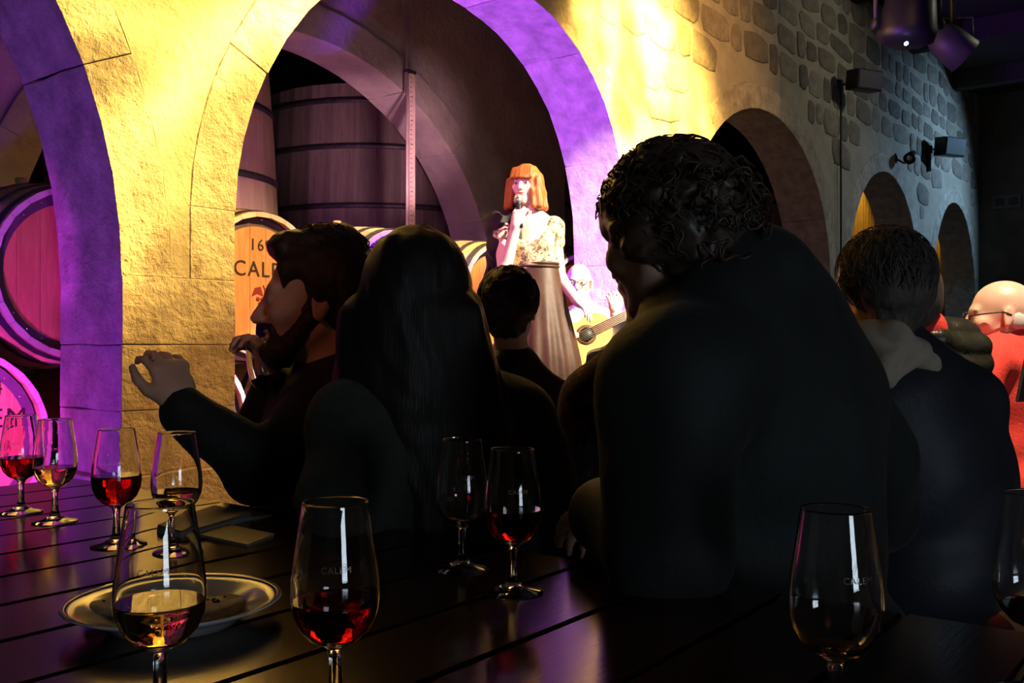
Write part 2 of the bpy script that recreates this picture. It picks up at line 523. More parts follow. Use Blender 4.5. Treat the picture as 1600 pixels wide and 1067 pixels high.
# arch rings, one block after the other
def ring(A, parent, yf, yb, n, depth, t0=0.0, t1=math.pi, m='granite'):
    ts = np.linspace(t0, t1, 241)
    P = [arch_pt(A, t) for t in ts]
    S = np.concatenate([[0], np.cumsum([math.dist(a, b) for a, b in zip(P[:-1], P[1:])])])
    cut = np.linspace(0, S[-1], n + 1)
    cut[1:-1] += np.array([random.uniform(-0.12, 0.12) * S[-1] / n for _ in range(n - 1)])
    for a, b in zip(cut[:-1], cut[1:]):
        tt = np.interp(np.linspace(a, b, 5), S, ts)
        loop = [arch_pt(A, t) for t in tt] + [arch_pt(A, t, depth) for t in tt[::-1]]
        block_from_loop('voussoir', [(x, Z(h)) for x, h in loop], yf - random.uniform(0, 0.004), yb, parent, m)

for k, A in enumerate(ARCHES):
    ring(A, wall_l, YF, YB, 7, RING)

def jamb(A, side, hs, parent, yf, yb, width=RING, m='granite'):
    x0, x1 = (A[0] - width, A[0]) if side < 0 else (A[1], A[1] + width)
    for a, b in zip(hs[:-1], hs[1:]):
        block_from_loop('jamb_block', rect_loop(x0, x1, Z(a), Z(b)), yf - random.uniform(0, 0.004), yb, parent, m)

FL = -EYE
# the lit pier between the first two arches is built of whole drums
for a, b in ((FL, -0.62), (-0.62, -0.31), (-0.31, 0.005), (0.005, 0.335)):
    e = 0.05 if a == FL else 0.0
    block_from_loop('pier_block', rect_loop(2.46 - e, 3.10 + e, Z(a), Z(b), 4, 3), YF - 0.004 - e, YB + e, wall_l)
block_from_loop('pier_block', rect_loop(2.83, 3.10, Z(0.335), Z(0.70)), YF - 0.003, YB, wall_l)
block_from_loop('pier_block', rect_loop(2.47, 2.82, Z(0.335), Z(0.345)), YF - 0.004, YB, wall_l, jit=0, bev=0.001, gap=0.001)
jamb(ARCHES[0], -1, (FL, -0.5, -0.1, 0.3), wall_l, YF, YB)
jamb(ARCHES[1], 1, (FL, -0.55, -0.05, 0.4, 0.70), wall_l, YF, YB)
for A in ARCHES[2:]:
    for sd in (-1, 1):
        jamb(A, sd, (FL, -0.5, 0.05, A[2]), wall_l, YF, YB)

# rubble stones bedded in the mortar
def stone_mesh(w, h, proud):
    n = 11
    ex = random.uniform(4.0, 9.0)
    outer, inner = [], []
    for i in range(n):
        a = 2 * math.pi * (i + random.uniform(-0.25, 0.25)) / n
        c, s = math.cos(a), math.sin(a)
        k = (abs(c) ** ex + abs(s) ** ex) ** (-1 / ex)
        j = random.uniform(0.90, 1.03)
        x, z = w / 2 * c * k * j, h / 2 * s * k * j
        outer.append((x, 0.02, z))
        inner.append((x * 0.86, -proud * random.uniform(0.7, 1.1), z * 0.86))
    mid = [(a[0] * 0.98, -proud * 0.35, a[2] * 0.98) for a in outer]
    v = outer + mid + inner + [(0, -proud * 1.25, 0)]
    f = []
    for i in range(n):
        j = (i + 1) % n
        f += [(i, j, n+j, n+i), (n+i, n+j, 2*n+j, 2*n+i), (2*n+i, 2*n+j, 3*n)]
    return pymesh('stone', v, f, True)

def near_ring(s, h):
    for A in ARCHES:
        if A[0] - RING - 0.05 < s < A[1] + RING + 0.05:
            o = arch_open(A, s, RING + 0.05)
            if h < A[2] or (o is not None and h < o):
                return True
    return False

stones = []
h = 0.0
while h < 4.85:
    ch = random.uniform(0.26, 0.48)
    s = 2.0 + random.uniform(0, 0.3)
    while s < XEND - 0.1:
        w = random.uniform(0.24, 0.72) * (1.0 if s < 12 else 1.25)
        hh = ch * random.uniform(0.78, 1.04)
        cs, chh = s + w / 2, h + ch / 2 + random.uniform(-0.03, 0.03)
        ok = all(not near_ring(cs + dx * w / 2, chh + dz * hh / 2) for dx in (-1, 0, 1) for dz in (-1, 0, 1))
        p = project((cs, YF, Z(chh)))
        if ok and p and -40 < p[0] < 1560 and p[1] > -40 and cs + w / 2 < XEND:
            stones.append((w * hh * (F / p[2]) ** 2, cs, chh, w - 0.022, hh - 0.02))
        s += w
    h += ch
stones.sort(reverse=True)
rest = MB()
for i, (_, cs, chh, w, hh) in enumerate(stones):
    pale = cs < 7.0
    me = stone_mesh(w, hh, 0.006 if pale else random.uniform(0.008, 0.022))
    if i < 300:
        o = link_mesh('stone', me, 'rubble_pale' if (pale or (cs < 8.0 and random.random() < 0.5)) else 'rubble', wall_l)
        o.location = (cs, YF + 0.002, Z(chh))
        o.rotation_euler = (0, random.uniform(-0.09, 0.09), 0)
    else:
        rest.add([(v.co.x + cs, v.co.y + YF + 0.002, v.co.z + Z(chh)) for v in me.vertices], [p.vertices[:] for p in me.polygons], True)
        bpy.data.meshes.remove(me)
if rest.v:
    tag(rest.build('far_stones', 'rubble', wall_l), kind='stuff')

# ------------------------------------------------------------------ second arcade behind, end wall, floor, ceiling
INNER = (3.00, 8.00, 0.50, 2.66, 2.0, 2.0)
wall_i = wall_with_arches('wall_inner', [INNER], 1.8, 9.4, 6.42, 6.86, Z(4.2), 0.30, 'inner_stone')
ring(INNER, wall_i, 6.40, 6.88, 9, 0.30, m='inner_stone')
for sd in (-1, 1):
    jamb(INNER, sd, (FL, -0.4, 0.50), wall_i, 6.40, 6.88, 0.30, 'inner_stone')

def slab(name, lo, hi, m, kind='structure', bev=0.0, parent=None):
    o = MB().box(lo, hi, bev).build(name, m, parent)
    if parent is None:
        tag(o, kind=kind)
    return o
floor = slab('floor', (-7, -8, -0.2), (27, 14, 0.0), 'floor_stone')
ceil = slab('ceiling', (-7, -8, TOP), (27, 14, TOP + 0.2), 'ceiling_board')
slab('wall_end', (XEND, -8, 0), (XEND + 0.3, YF + 0.7, TOP), 'dark_plaster')
slab('wall_back', (-7, 13.0, 0), (27, 13.3, TOP), 'dark_plaster')
slab('wall_right', (-7, -7.3, 0), (22, -7.0, TOP), 'dark_plaster')
slab('wall_near', (-6.3, -8, 0), (-6.0, 14, TOP), 'dark_plaster')
for i in range(9):
    x = -4 + 2.8 * i
    MB().box((x, -7, TOP - 0.32), (x + 0.24, YF, TOP), 0.01).build('ceiling_beam', 'ceiling_board', ceil)
# door in the end wall
d1 = empty('door_1', (XEND, 3.05, 0)); tag(d1, kind='structure')
MB().box((-0.06, -1.9, 0), (0, 0.1, 3.1), 0.01).build('door_frame', 'bench_wood', d1)
for k in range(6):
    MB().box((-0.09, -1.78 + 0.3 * k, 0.02), (-0.055, -1.49 + 0.3 * k, 2.98), 0.008).build('door_board', 'bench_wood', d1)

# ------------------------------------------------------------------ barrels
BL, BR_, BH = 1.30, 0.52, 0.455      # length, belly radius, head radius
NST = 24
def stave_radius(y):
    u = (y / BL - 0.5) * 2
    return BR_ - (BR_ - BH) * abs(u) ** 2
def make_stave():
    n = 9
    half = math.pi / NST * 0.985
    v, f = [], []
    for i in range(n):
        y = BL * i / (n - 1)
        R = stave_radius(y)
        for r, a in ((R, -half), (R + 0.002, 0), (R, half), (R - 0.028, half), (R - 0.028, -half)):
            v.append((r * math.sin(a), y, r * math.cos(a)))
    for i in range(n - 1):
        for k in range(5):
            f.append((i*5+k, i*5+(k+1) % 5, (i+1)*5+(k+1) % 5, (i+1)*5+k))
    f += [(4, 3, 2, 1, 0), tuple((n-1)*5 + k for k in range(5))]
    me = pymesh('stave', v, f)
    me.materials.append(MATS['oak_stave']); me.materials.append(MATS['oak_end'])
    for p in me.polygons:
        if len(p.vertices) == 5: p.material_index = 1
    return me
STAVE = make_stave()
def make_boards():
    out = []
    R = BH - 0.030
    n = 7
    for k in range(n):
        a, b = -R + 2*R*k/n + 0.0015, -R + 2*R*(k+1)/n - 0.0015
        top, bot = [], []
        for i in range(7):
            x = a + (b - a) * i / 6
            z = math.sqrt(max(R*R - x*x, 0.0004))
            top.append((x, z)); bot.append((x, -z))
        m = MB().prism(bot + top[::-1], 0.062, 0.085)
        me = m.mesh('head_board'); me.materials.append(MATS['oak_head'])
        out.append(me)
    return out
BOARDS = make_boards()
def make_hoop(y, w):
    m = MB()
    prof = []
    r0, r1 = stave_radius(y) + 0.001, stave_radius(y + w) + 0.001
    seg = 40
    v, f = [], []
    for i in range(seg):
        a = 2 * math.pi * i / seg
        for r, yy in ((r0, y), (r0 + 0.006, y), (r1 + 0.006, y + w), (r1, y + w)):
            v.append((r * math.sin(a), yy, r * math.cos(a)))
    for i in range(seg):
        j = (i + 1) % seg
        for k in range(4):
            f.append((i*4+k, i*4+(k+1) % 4, j*4+(k+1) % 4, j*4+k))
    me = pymesh('hoop', v, f)
    me.materials.append(MATS['black_iron'])
    return me
HOOPS = [make_hoop(y, w) for y, w in ((0.015, 0.05), (0.16, 0.045), (0.36, 0.045), (0.90, 0.045), (1.10, 0.045), (1.235, 0.05))]
m_ = MB()
for i in range(22):
    a = 2 * math.pi * (i + random.uniform(-0.3, 0.3)) / 22
    r = BH - 0.030 - random.uniform(0.008, 0.04)
    m_.lathe([(0.0001, -0.006), (0.006, -0.004), (0.007, 0.0)], 8, M=Matrix.Translation((r*math.cos(a), 0.062, r*math.sin(a))) @ Matrix.Rotation(math.pi/2, 4, 'X') @ Matrix.Scale(-1, 4, (0, 0, 1)))
NAILS = m_.mesh('head_nails'); NAILS.materials.append(MATS['steel'])
def ring_band():
    v, f = [], []
    seg = 48
    for i in range(seg):
        a = 2 * math.pi * i / seg
        for r in (BH - 0.030, BH - 0.085):
            v.append((r * math.sin(a), 0.0605, r * math.cos(a)))
    for i in range(seg):
        j = (i + 1) % seg
        f.append((i*2, i*2+1, j*2+1, j*2))
    me = pymesh('painted_band', v, f); me.materials.append(MATS['band_paint'])
    return me
mat('band_paint', (0.09, 0.06, 0.10), 0.6, color2=(0.14, 0.09, 0.14), scale=14)
BAND = ring_band()
T_NUM = text_mesh('1694', 0.105, 0.0015); T_NUM.materials.append(MATS['black_paint'])
T_NAME = text_mesh('CALEM', 0.138, 0.0015); T_NAME.materials.append(MATS['black_paint'])
def emblem():
    m = MB()
    RX = Matrix.Rotation(math.pi / 2, 4, 'X')
    for r in range(4):
        for c in range(4 - r):
            m.lathe([(0.0001, 0.003), (0.014, 0.002), (0.016, 0.0)], 10, M=Matrix.Translation(((c - (3 - r) / 2) * 0.034, 0.061, -0.09 - r * 0.030)) @ RX)
    for sx in (-1, 1):
        m.prism([(sx*0.01, -0.07), (sx*0.055, -0.055), (sx*0.10, -0.075), (sx*0.075, -0.02), (sx*0.03, -0.01)][::(1 if sx < 0 else -1)], 0.058, 0.061)
    m.tube([(0, 0.06, -0.075), (0.005, 0.06, -0.03), (-0.01, 0.06, 0.0)], 0.005, 6)
    me = m.mesh('emblem'); me.materials.append(MATS['dark_red_paint'])
    return me
EMB = emblem()
BUNG = MB().lathe([(0.0001, 0.055), (0.028, 0.055), (0.032, 0.045), (0.025, -0.01)], 14).mesh('bung')
BUNG.materials.append(MATS['cork'])

def barrel(s, n, h, label, lettered=True, roll=0.0, shift=0.0):
    b = empty('wine_barrel', (s, n, Z(h)))
    tag(b, label, 'barrel', 'stacked oak barrels behind the arches')
    for i in range(NST):
        o = link_mesh('stave', STAVE, None, b)
        o.rotation_euler = (0, 2 * math.pi * i / NST + roll, 0)
    for me in BOARDS:
        link_mesh('head_board', me, None, b)
    link_mesh('painted_band', BAND, None, b)
    tag(link_mesh('head_nails', NAILS, None, b), kind='stuff')
    for me in HOOPS:
        link_mesh('hoop', me, None, b)
    bg = link_mesh('bung', BUNG, None, b)
    bg.location = (0, BL / 2, BR_)
    if lettered:
        for me, z in ((T_NUM, 0.25), (T_NAME, 0.095)):
            t = link_mesh('lettering', me, None, b)
            t.location = (shift, 0.059, z)
            t.rotation_euler = (math.pi / 2, 0, 0)
        e = link_mesh('emblem', EMB, None, b)
        e.location = (shift, 0, 0)
    return b

def s_at(px, n):
    """along-wall position seen at pixel column px on the plane y = n"""
    k = (px - 800) / F
    d = n / (-CA * k + SA)
    return d * (SA * k + CA)

YH = 4.92
R2 = 0.42
up = [(2.65, 'oak barrel of the upper row behind the left arch, head half hidden by the pier'),
      (3.85, 'oak barrel marked 1694 behind the bearded man, next to the lit pier'),
      (5.05, 'oak barrel with cork bung behind the long-haired woman, left of the gauge'),
      (6.25, 'oak barrel directly behind the singer'),
      (7.45, 'oak barrel in the shadow between the singer and the right pier')]
low = [(2.03, 'oak barrel with red head marked EM, low behind the left arch'),
       (3.28, 'oak barrel of the lower row beside the pier, under the barrel marked 1694'),
       (4.45, 'oak barrel of the lower row hidden behind the bearded man'),
       (5.65, 'oak barrel of the lower row behind the stage and singer'),
       (6.85, 'oak barrel of the lower row beneath the shadowed barrel'),
       (8.05, 'oak barrel of the lower row behind the right pier')]
for i, (x, lab) in enumerate(up):
    barrel(x, YH, 0.385, lab, lettered=i in (1, 2), shift=0.05)
for i, (x, lab) in enumerate(low):
    barrel(x, YH, -0.465, lab, lettered=i == 0, shift=0.13)
# timber cradles that carry the rows
for x0, x1, who in ((1.3, 8.7, 'arches'),):
    for yy in (YH + 0.22, YH + 1.02):
        o = MB().box((x0, yy, 0), (x1, yy + 0.12, 0.055), 0.008).build('barrel_rail', 'bench_wood')
        tag(o, 'dark timber rail under the %s of the barrel rows behind the %s' % ('front' if yy < 5.3 else 'back', who), 'rail')

# ------------------------------------------------------------------ big upright vats
def vat(s, n, r0, r1, hgt, label, m='vat_stave', base=0.3, ns=36):
    v = empty('wooden_vat', (s, n, base))
    tag(v, label, 'vat', 'upright oak vats')
    half = math.pi / ns * 0.99
    k = 5
    vv, ff = [], []
    for i in range(k):
        z = hgt * i / (k - 1)
        r = r0 + (r1 - r0) * i / (k - 1) + 0.05 * math.sin(math.pi * i / (k - 1))
        for rr, a in ((r, -half), (r, half), (r - 0.05, half), (r - 0.05, -half)):
            vv.append((rr * math.sin(a), -rr * math.cos(a), z))
    for i in range(k - 1):
        for q in range(4):
            ff.append((i*4+q, i*4+(q+1) % 4, (i+1)*4+(q+1) % 4, (i+1)*4+q))
    ff += [(3, 2, 1, 0), tuple((k-1)*4 + q for q in range(4))]
    me = pymesh('stave', vv, ff); me.materials.append(MATS[m])
    for i in range(ns):
        o = link_mesh('stave', me, None, v)
        o.rotation_euler = (0, 0, 2 * math.pi * i / ns)
    for fz in (0.06, 0.22, 0.42, 0.62, 0.80, 0.94):
        r = r0 + (r1 - r0) * fz + 0.05 * math.sin(math.pi * fz)
        MB().lathe([(r, 0), (r + 0.008, 0), (r + 0.008, 0.06), (r, 0.06)], 48, (0, 0, fz * hgt), close=True).build('hoop', 'black_iron', v)
    MB().lathe([(0.001, hgt - 0.1), (r1 - 0.04, hgt - 0.1), (r1 - 0.04, hgt - 0.14), (0.001, hgt - 0.14)], 36).build('lid', m, v)
    MB().lathe([(0.001, -0.3), (r0 * 0.9, -0.3), (r0 * 0.9, 0.02), (0.001, 0.02)], 24).build('plinth', 'floor_stone', v)
    return v
def gauge(px, top_tube, top_board, bot, n, label):
    s = s_at(px, n)
    g = empty('level_gauge', (s, n, Z(bot)))
    tag(g, label, 'gauge')
    H = top_board - bot
    MB().box((0.035, -0.01, 0), (0.105, 0.02, H), 0.004).build('ruler_board', 'gauge_board', g)
    mk = MB()
    k = 0
    z = 0.03
    while z < H - 0.02:
        mk.box((0.037, -0.0125, z), (0.037 + (0.03 if k % 5 == 0 else 0.016), -0.0095, z + 0.006))
        z += 0.045; k += 1
    mk.build('ruler_marks', 'black_paint', g)
    MB().tube([(0, 0, 0), (0, 0, top_tube - bot)], 0.012, 10).build('sight_tube', 'gauge_board', g)
    for zz in (0.05, H * 0.5, H):
        MB().box((-0.02, -0.02, zz), (0.11, 0.03, zz + 0.03), 0.003).build('bracket', 'black_iron', g)
    return g
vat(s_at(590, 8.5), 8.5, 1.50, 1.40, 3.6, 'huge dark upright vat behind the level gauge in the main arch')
vat(s_at(258, 8.0), 8.0, 1.05, 0.92, 3.6, 'upright vat coloured as if lit, partly hidden behind the lit pier', 'vat_lit')
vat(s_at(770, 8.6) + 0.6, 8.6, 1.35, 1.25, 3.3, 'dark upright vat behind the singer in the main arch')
vat(16.2, 7.6, 1.2, 1.1, 3.4, 'dark upright vat inside the second arch behind the curly-haired man')
gauge(636, 3.10, 2.58, FL, 6.30, 'pale graduated level gauge with bright sight tube in the main arch')
gauge(1113, 2.10, 2.09, FL, 5.6, 'small wooden gauge post inside the second arch')
# amber curtains just inside the two far arches
mat('amber_cloth', (0.55, 0.33, 0.06), 0.9, color2=(0.62, 0.38, 0.08), scale=10)
def curtain(x0, x1, y, ztop, label):
    n = 60
    v, f = [], []
    for i in range(n + 1):
        x = x0 + (x1 - x0) * i / n
        yy = y + 0.05 * math.sin(i * 1.15) + 0.015 * math.sin(i * 2.9)
        for dy in (0, 0.012):
            v += [(x, yy + dy, 0.02), (x, yy + dy, ztop)]
    for i in range(n):
        a, b = i * 4, i * 4 + 4
        f += [(a, b, b+1, a+1), (b+2, a+2, a+3, b+3), (a+1, b+1, b+3, a+3), (a+2, b+2, b, a)]
    f += [(0, 1, 3, 2), (n*4+2, n*4+3, n*4+1, n*4)]
    c = empty('curtain', ((x0 + x1) / 2, y, 0))
    tag(c, label, 'curtain')
    me = pymesh('cloth', v, f, True)
    me.transform(Matrix.Translation((-(x0 + x1) / 2, -y, 0)))
    link_mesh('cloth', me, 'amber_cloth', c)
    MB().tube([(-(x1-x0)/2 - 0.1, 0.006, ztop), ((x1-x0)/2 + 0.1, 0.006, ztop)], 0.02, 8).build('curtain_rod', 'black_iron', c)
curtain(15.6, 17.25, 5.2, Z(2.6), 'amber lit curtain inside the third arch')
curtain(19.9, 21.35, 5.05, Z(2.4), 'amber lit curtain inside the farthest arch')
spot((16.0, 4.9, Z(3.2)), (16.8, 5.2, Z(0.5)), (1.0, 0.7, 0.25), 30, 70, 0.6, 0.05, 'curtain_fill')  # assumed unseen lamps, put in to light the two curtains
spot((20.2, 4.85, Z(3.2)), (20.9, 5.05, Z(0.5)), (1.0, 0.7, 0.25), 35, 70, 0.6, 0.05, 'curtain_fill')
# ------------------------------------------------------------------ table
TH = EYE - 0.277
TX0, TX1, TY0, TY1 = -0.05, 1.04, -0.62, 1.96
tb = empty('dining_table', ((TX0 + TX1) / 2, (TY0 + TY1) / 2, 0))
tag(tb, 'long dark varnished plank table in the foreground', 'table')
def tpart(name, lo, hi, m='table_wood', bev=0.003):
    ox, oy = (TX0 + TX1) / 2, (TY0 + TY1) / 2
    return MB().box((lo[0]-ox, lo[1]-oy, lo[2]), (hi[0]-ox, hi[1]-oy, hi[2]), bev).build(name, m, tb)
npl = 20
pw = (TY1 - TY0) / npl
for i in range(npl):
    y = TY0 + i * pw
    tpart('plank', (TX0, y + 0.0025, TH - 0.035), (TX1, y + pw - 0.0025, TH - random.uniform(0, 0.0006)))
for y in (TY0 + 0.25, TY1 - 0.30):
    tpart('crossbar', (TX0 + 0.1, y, 0.08), (TX1 - 0.1, y + 0.06, 0.14))
    for x in (TX0 + 0.12, TX1 - 0.20):
        tpart('leg', (x, y - 0.01, 0), (x + 0.08, y + 0.07, TH - 0.035))
for x in (TX0 + 0.13, TX1 - 0.18):
    tpart('apron', (x, TY0 + 0.1, TH - 0.12), (x + 0.05, TY1 - 0.1, TH - 0.035))

def on_table(px, py):
    """table point seen at a pixel"""
    d = 0.277 * F / (py - 540)
    p = W(px, py, d)
    return p

# ------------------------------------------------------------------ glasses
GS = 1.04
OUT = [(0.0001, 0.0), (0.0325, 0.0), (0.0330, 0.0012), (0.0300, 0.0022), (0.018, 0.0048), (0.0085, 0.0095), (0.0052, 0.018), (0.0046, 0.030),
       (0.0046, 0.043), (0.0058, 0.050), (0.0100, 0.0535), (0.0185, 0.0575), (0.0260, 0.066), (0.0305, 0.077), (0.0318, 0.088), (0.0312, 0.100),
       (0.0290, 0.117), (0.0258, 0.137), (0.0236, 0.1520), (0.0233, 0.1540), (0.0232, 0.1549), (0.0228, 0.1553)]
INN = [(0.0223, 0.1549), (0.0223, 0.1540), (0.0226, 0.1520), (0.0248, 0.137), (0.0280, 0.117), (0.0301, 0.100), (0.0307, 0.088), (0.0294, 0.077), (0.0249, 0.0668), (0.0172, 0.0590),
       (0.0090, 0.0560), (0.0001, 0.0553)]
GLASS_ME = MB().lathe([(r*GS, z*GS) for r, z in OUT + INN], 40).mesh('glass_body')
GLASS_ME.materials.append(MATS['glass'])
def inner_r(z):
    zs = [q[1] for q in INN[::-1]]; rs = [q[0] for q in INN[::-1]]
    return float(np.interp(z, zs, rs))
def wine_mesh(level):
    prof = [(0.0001, 0.0551)]
    for z in np.linspace(0.0555, level, 14):
        prof.append((inner_r(z) + 0.00025, float(z)))
    prof.append((0.0001, level))
    return MB().lathe([(r*GS, z*GS) for r, z in prof], 40).mesh('wine')
ETCH = None
def etch_mesh():
    me = text_mesh('CALEM', 0.0062, 0.0)
    for v in me.vertices:
        x, y = v.co.x, v.co.y
        z = 0.112 + y
        r = float(np.interp(z, [q[1] for q in OUT[13:18]], [q[0] for q in OUT[13:18]])) + 0.0002
        a = x / r
        v.co = (r * math.sin(a) * GS, -r * math.cos(a) * GS, z * GS)
    me.materials.append(MATS['etched'])
    return me
ETCH = etch_mesh()

def wine_glass(px, py, level, wine, label, face=0.0):
    p = on_table(px, py)
    g = empty('wine_glass', (p[0], p[1], TH), face)
    tag(g, label, 'glass', 'tasting glasses on the plank table')
    link_mesh('glass_body', GLASS_ME, None, g)
    if wine:
        me = wine_mesh(level)
        for q in me.polygons: q.use_smooth = q.normal.z < 0.9
        link_mesh('wine', me, wine, g)
    e = link_mesh('etched_lettering', ETCH, None, g)
    e.rotation_euler = (0, 0, -math.atan2(CA, SA) + 0.2)
    return g
def base_py(rim_py, d):
    return 540 + 0.277 * F / d
# (x, base y)
wine_glass(33, 800, 0.088, 'red_wine', 'tasting glass of red wine at the far left edge of the table')
wine_glass(86, 815, 0.083, 'white_wine', 'tasting glass of white wine beside the far left red one')
wine_glass(182, 852, 0.094, 'red_wine', 'tasting glass of red wine in front of the lit pier')
wine_glass(276, 864, 0.080, 'white_wine', 'tasting glass of white wine next to the leaflets')
wine_glass(250, 1128, 0.086, 'white_wine', 'near glass of white wine in front of the plate')
wine_glass(524, 1122, 0.085, 'red_wine', 'near glass of red wine before the long-haired woman')
wine_glass(722, 889, 0.0, None, 'empty tasting glass in front of the long-haired woman')
wine_glass(801, 925, 0.090, 'red_wine', 'glass of red wine standing right of the empty glass')
wine_glass(1305, 1148, 0.0600, 'white_wine', 'nearly empty glass at right with a pale sip left in it')
wine_glass(1622, 1090, 0.070, 'red_wine', 'glass with a little red wine cut off by the right edge')

# ------------------------------------------------------------------ plate with crackers
pp = on_table(272, 972)
pl = empty('plate', (pp[0], pp[1], TH)); tag(pl, 'white oval-looking plate with a dark rim line behind the white wine', 'plate')
prof = [(0.0001, 0.004), (0.055, 0.004), (0.058, 0.0), (0.062, 0.0), (0.066, 0.006), (0.092, 0.017), (0.1045, 0.0225), (0.105, 0.0240), (0.104, 0.0248),
        (0.090, 0.0195), (0.066, 0.011), (0.058, 0.0078), (0.0001, 0.0075)]
MB().lathe(prof, 56).build('dish', 'porcelain', pl)
MB().lathe([(0.0985, 0.0230), (0.1015, 0.0242), (0.1018, 0.0240), (0.0987, 0.0227)], 56, close=True).build('rim_line', 'plate_band', pl)
def cracker(dx, dy, r, rz, label):
    n = 18
    poly = []
    for i in range(n):
        a = 2 * math.pi * i / n
        k = r * (1 + random.uniform(-0.10, 0.08))
        poly.append((k * math.cos(a) * 1.25, k * math.sin(a) * 0.8))
    v = [(x, y, 0.0) for x, y in poly] + [(x*1.02, y*1.02, 0.006) for x, y in poly] + [(x*0.85, y*0.85, 0.011 + random.uniform(-.001, .001)) for x, y in poly] + [(0, 0, 0.011)]
    f = [tuple(range(n))[::-1]]
    for i in range(n):
        j = (i+1) % n
        f += [(i, j, n+j, n+i), (n+i, n+j, 2*n+j, 2*n+i), (2*n+i, 2*n+j, 3*n)]
    c = empty('cracker', (pp[0] + dx, pp[1] + dy, TH + 0.0085), rz)
    tag(c, label, 'cracker', 'crackers left on the plate')
    link_mesh('biscuit', pymesh('biscuit', v, f, True), 'cracker', c)
    s = MB()
    for _ in range(9):
        a = random.uniform(0, 6.28); k = random.uniform(0, 0.7) * r
        s.lathe([(0.0001, 0.0015), (0.0014, 0.0008), (0.0016, -0.001)], 6, (k*math.cos(a)*1.2, k*math.sin(a)*0.75, 0.0115))
    s.build('seeds', 'seed', c)
dR = D(1, 0)
cracker(dR[0]*0.042, dR[1]*0.042, 0.030, 0.4, 'seeded cracker on the right of the plate')
cracker(-dR[0]*0.045 + 0.01, -dR[1]*0.045 + 0.012, 0.034, -0.5, 'broken pale cracker on the left of the plate')

# ------------------------------------------------------------------ leaflets
def leaflet(corners, t, z0, label, m='leaflet', pages=3):
    pts = [on_table(*c) for c in corners]
    c0 = sum(pts) / 4
    o = empty('leaflet', (c0[0], c0[1], TH + z0)); tag(o, label, 'leaflet')
    for k in range(pages):
        zz = t * k / pages
        q = [(p[0]-c0[0] + random.uniform(-.0015, .0015), p[1]-c0[1] + random.uniform(-.0015, .0015)) for p in pts]
        v = [(x, y, zz) for x, y in q] + [(x, y, zz + t / pages * 0.92) for x, y in q]
        f = [(3,2,1,0),(4,5,6,7),(0,1,5,4),(1,2,6,5),(2,3,7,6),(3,0,4,7)]
        link_mesh('cover' if k == pages - 1 else 'page', pymesh('page', v, f), m if k == pages - 1 else 'paper', o)
leaflet([(308, 838), (386, 855), (428, 838), (350, 822)], 0.004, 0.0, 'thin grey leaflet lying flat nearest the woman')
leaflet([(243, 832), (300, 840), (392, 812), (335, 800)], 0.012, 0.0, 'thick dark booklet behind the white wine glass')
leaflet([(330, 806), (375, 816), (425, 806), (378, 797)], 0.003, 0.0, 'small folded leaflet at the table edge by the bearded man')

# ------------------------------------------------------------------ benches, stage, chairs
def bench(c, dirv, length, width, hgt, label, m='bench_wood'):
    a = math.atan2(dirv[1], dirv[0])
    b = empty('bench', (c[0], c[1], 0), a); tag(b, label, 'bench')
    w3 = width / 3
    for k in range(3):
        MB().box((-length/2, -width/2 + k*w3 + 0.003, hgt - 0.035), (length/2, -width/2 + (k+1)*w3 - 0.003, hgt), 0.004).build('seat_plank', m, b)
    for x in (-length/2 + 0.12, length/2 - 0.18):
        for y in (-width/2 + 0.02, width/2 - 0.08):
            MB().box((x, y, 0), (x + 0.06, y + 0.06, hgt - 0.035), 0.004).build('leg', m, b)
        MB().box((x + 0.01, -width/2 + 0.08, 0.15), (x + 0.05, width/2 - 0.08, 0.2)).build('stretcher', m, b)
    return b
SEAT = 0.46
bench((1.33, 0.95), (0, 1), 2.3, 0.34, SEAT, 'dark bench along the table under the three nearest guests')
def stool(p, label, hgt=SEAT):
    s = empty('stool', (p[0], p[1], 0)); tag(s, label, 'stool')
    MB().lathe([(0.0001, hgt), (0.16, hgt), (0.17, hgt - 0.01), (0.17, hgt - 0.035), (0.0001, hgt - 0.035)], 24).build('seat', 'bench_wood', s)
    for k in range(4):
        a = math.pi / 4 + k * math.pi / 2
        MB().tube([(0.11*math.cos(a), 0.11*math.sin(a), hgt - 0.035), (0.16*math.cos(a), 0.16*math.sin(a), 0)], 0.016, 8).build('leg', 'bench_wood', s)
    return s

STG = 0.40
st = empty('stage_platform', (5.2, 3.3, 0)); tag(st, 'low dark boarded stage under the singer and guitarist', 'stage')
for k in range(17):
    MB().box((-1.75 + k*0.2 + 0.002, -0.62, STG - 0.03), (-1.75 + (k+1)*0.2 - 0.002, 0.80, STG), 0.002).build('board', 'stage_wood', st)
for y in (-0.60, 0.72):
    MB().box((-1.74, y, 0), (1.64, y + 0.04, STG - 0.03)).build('fascia', 'stage_wood', st)

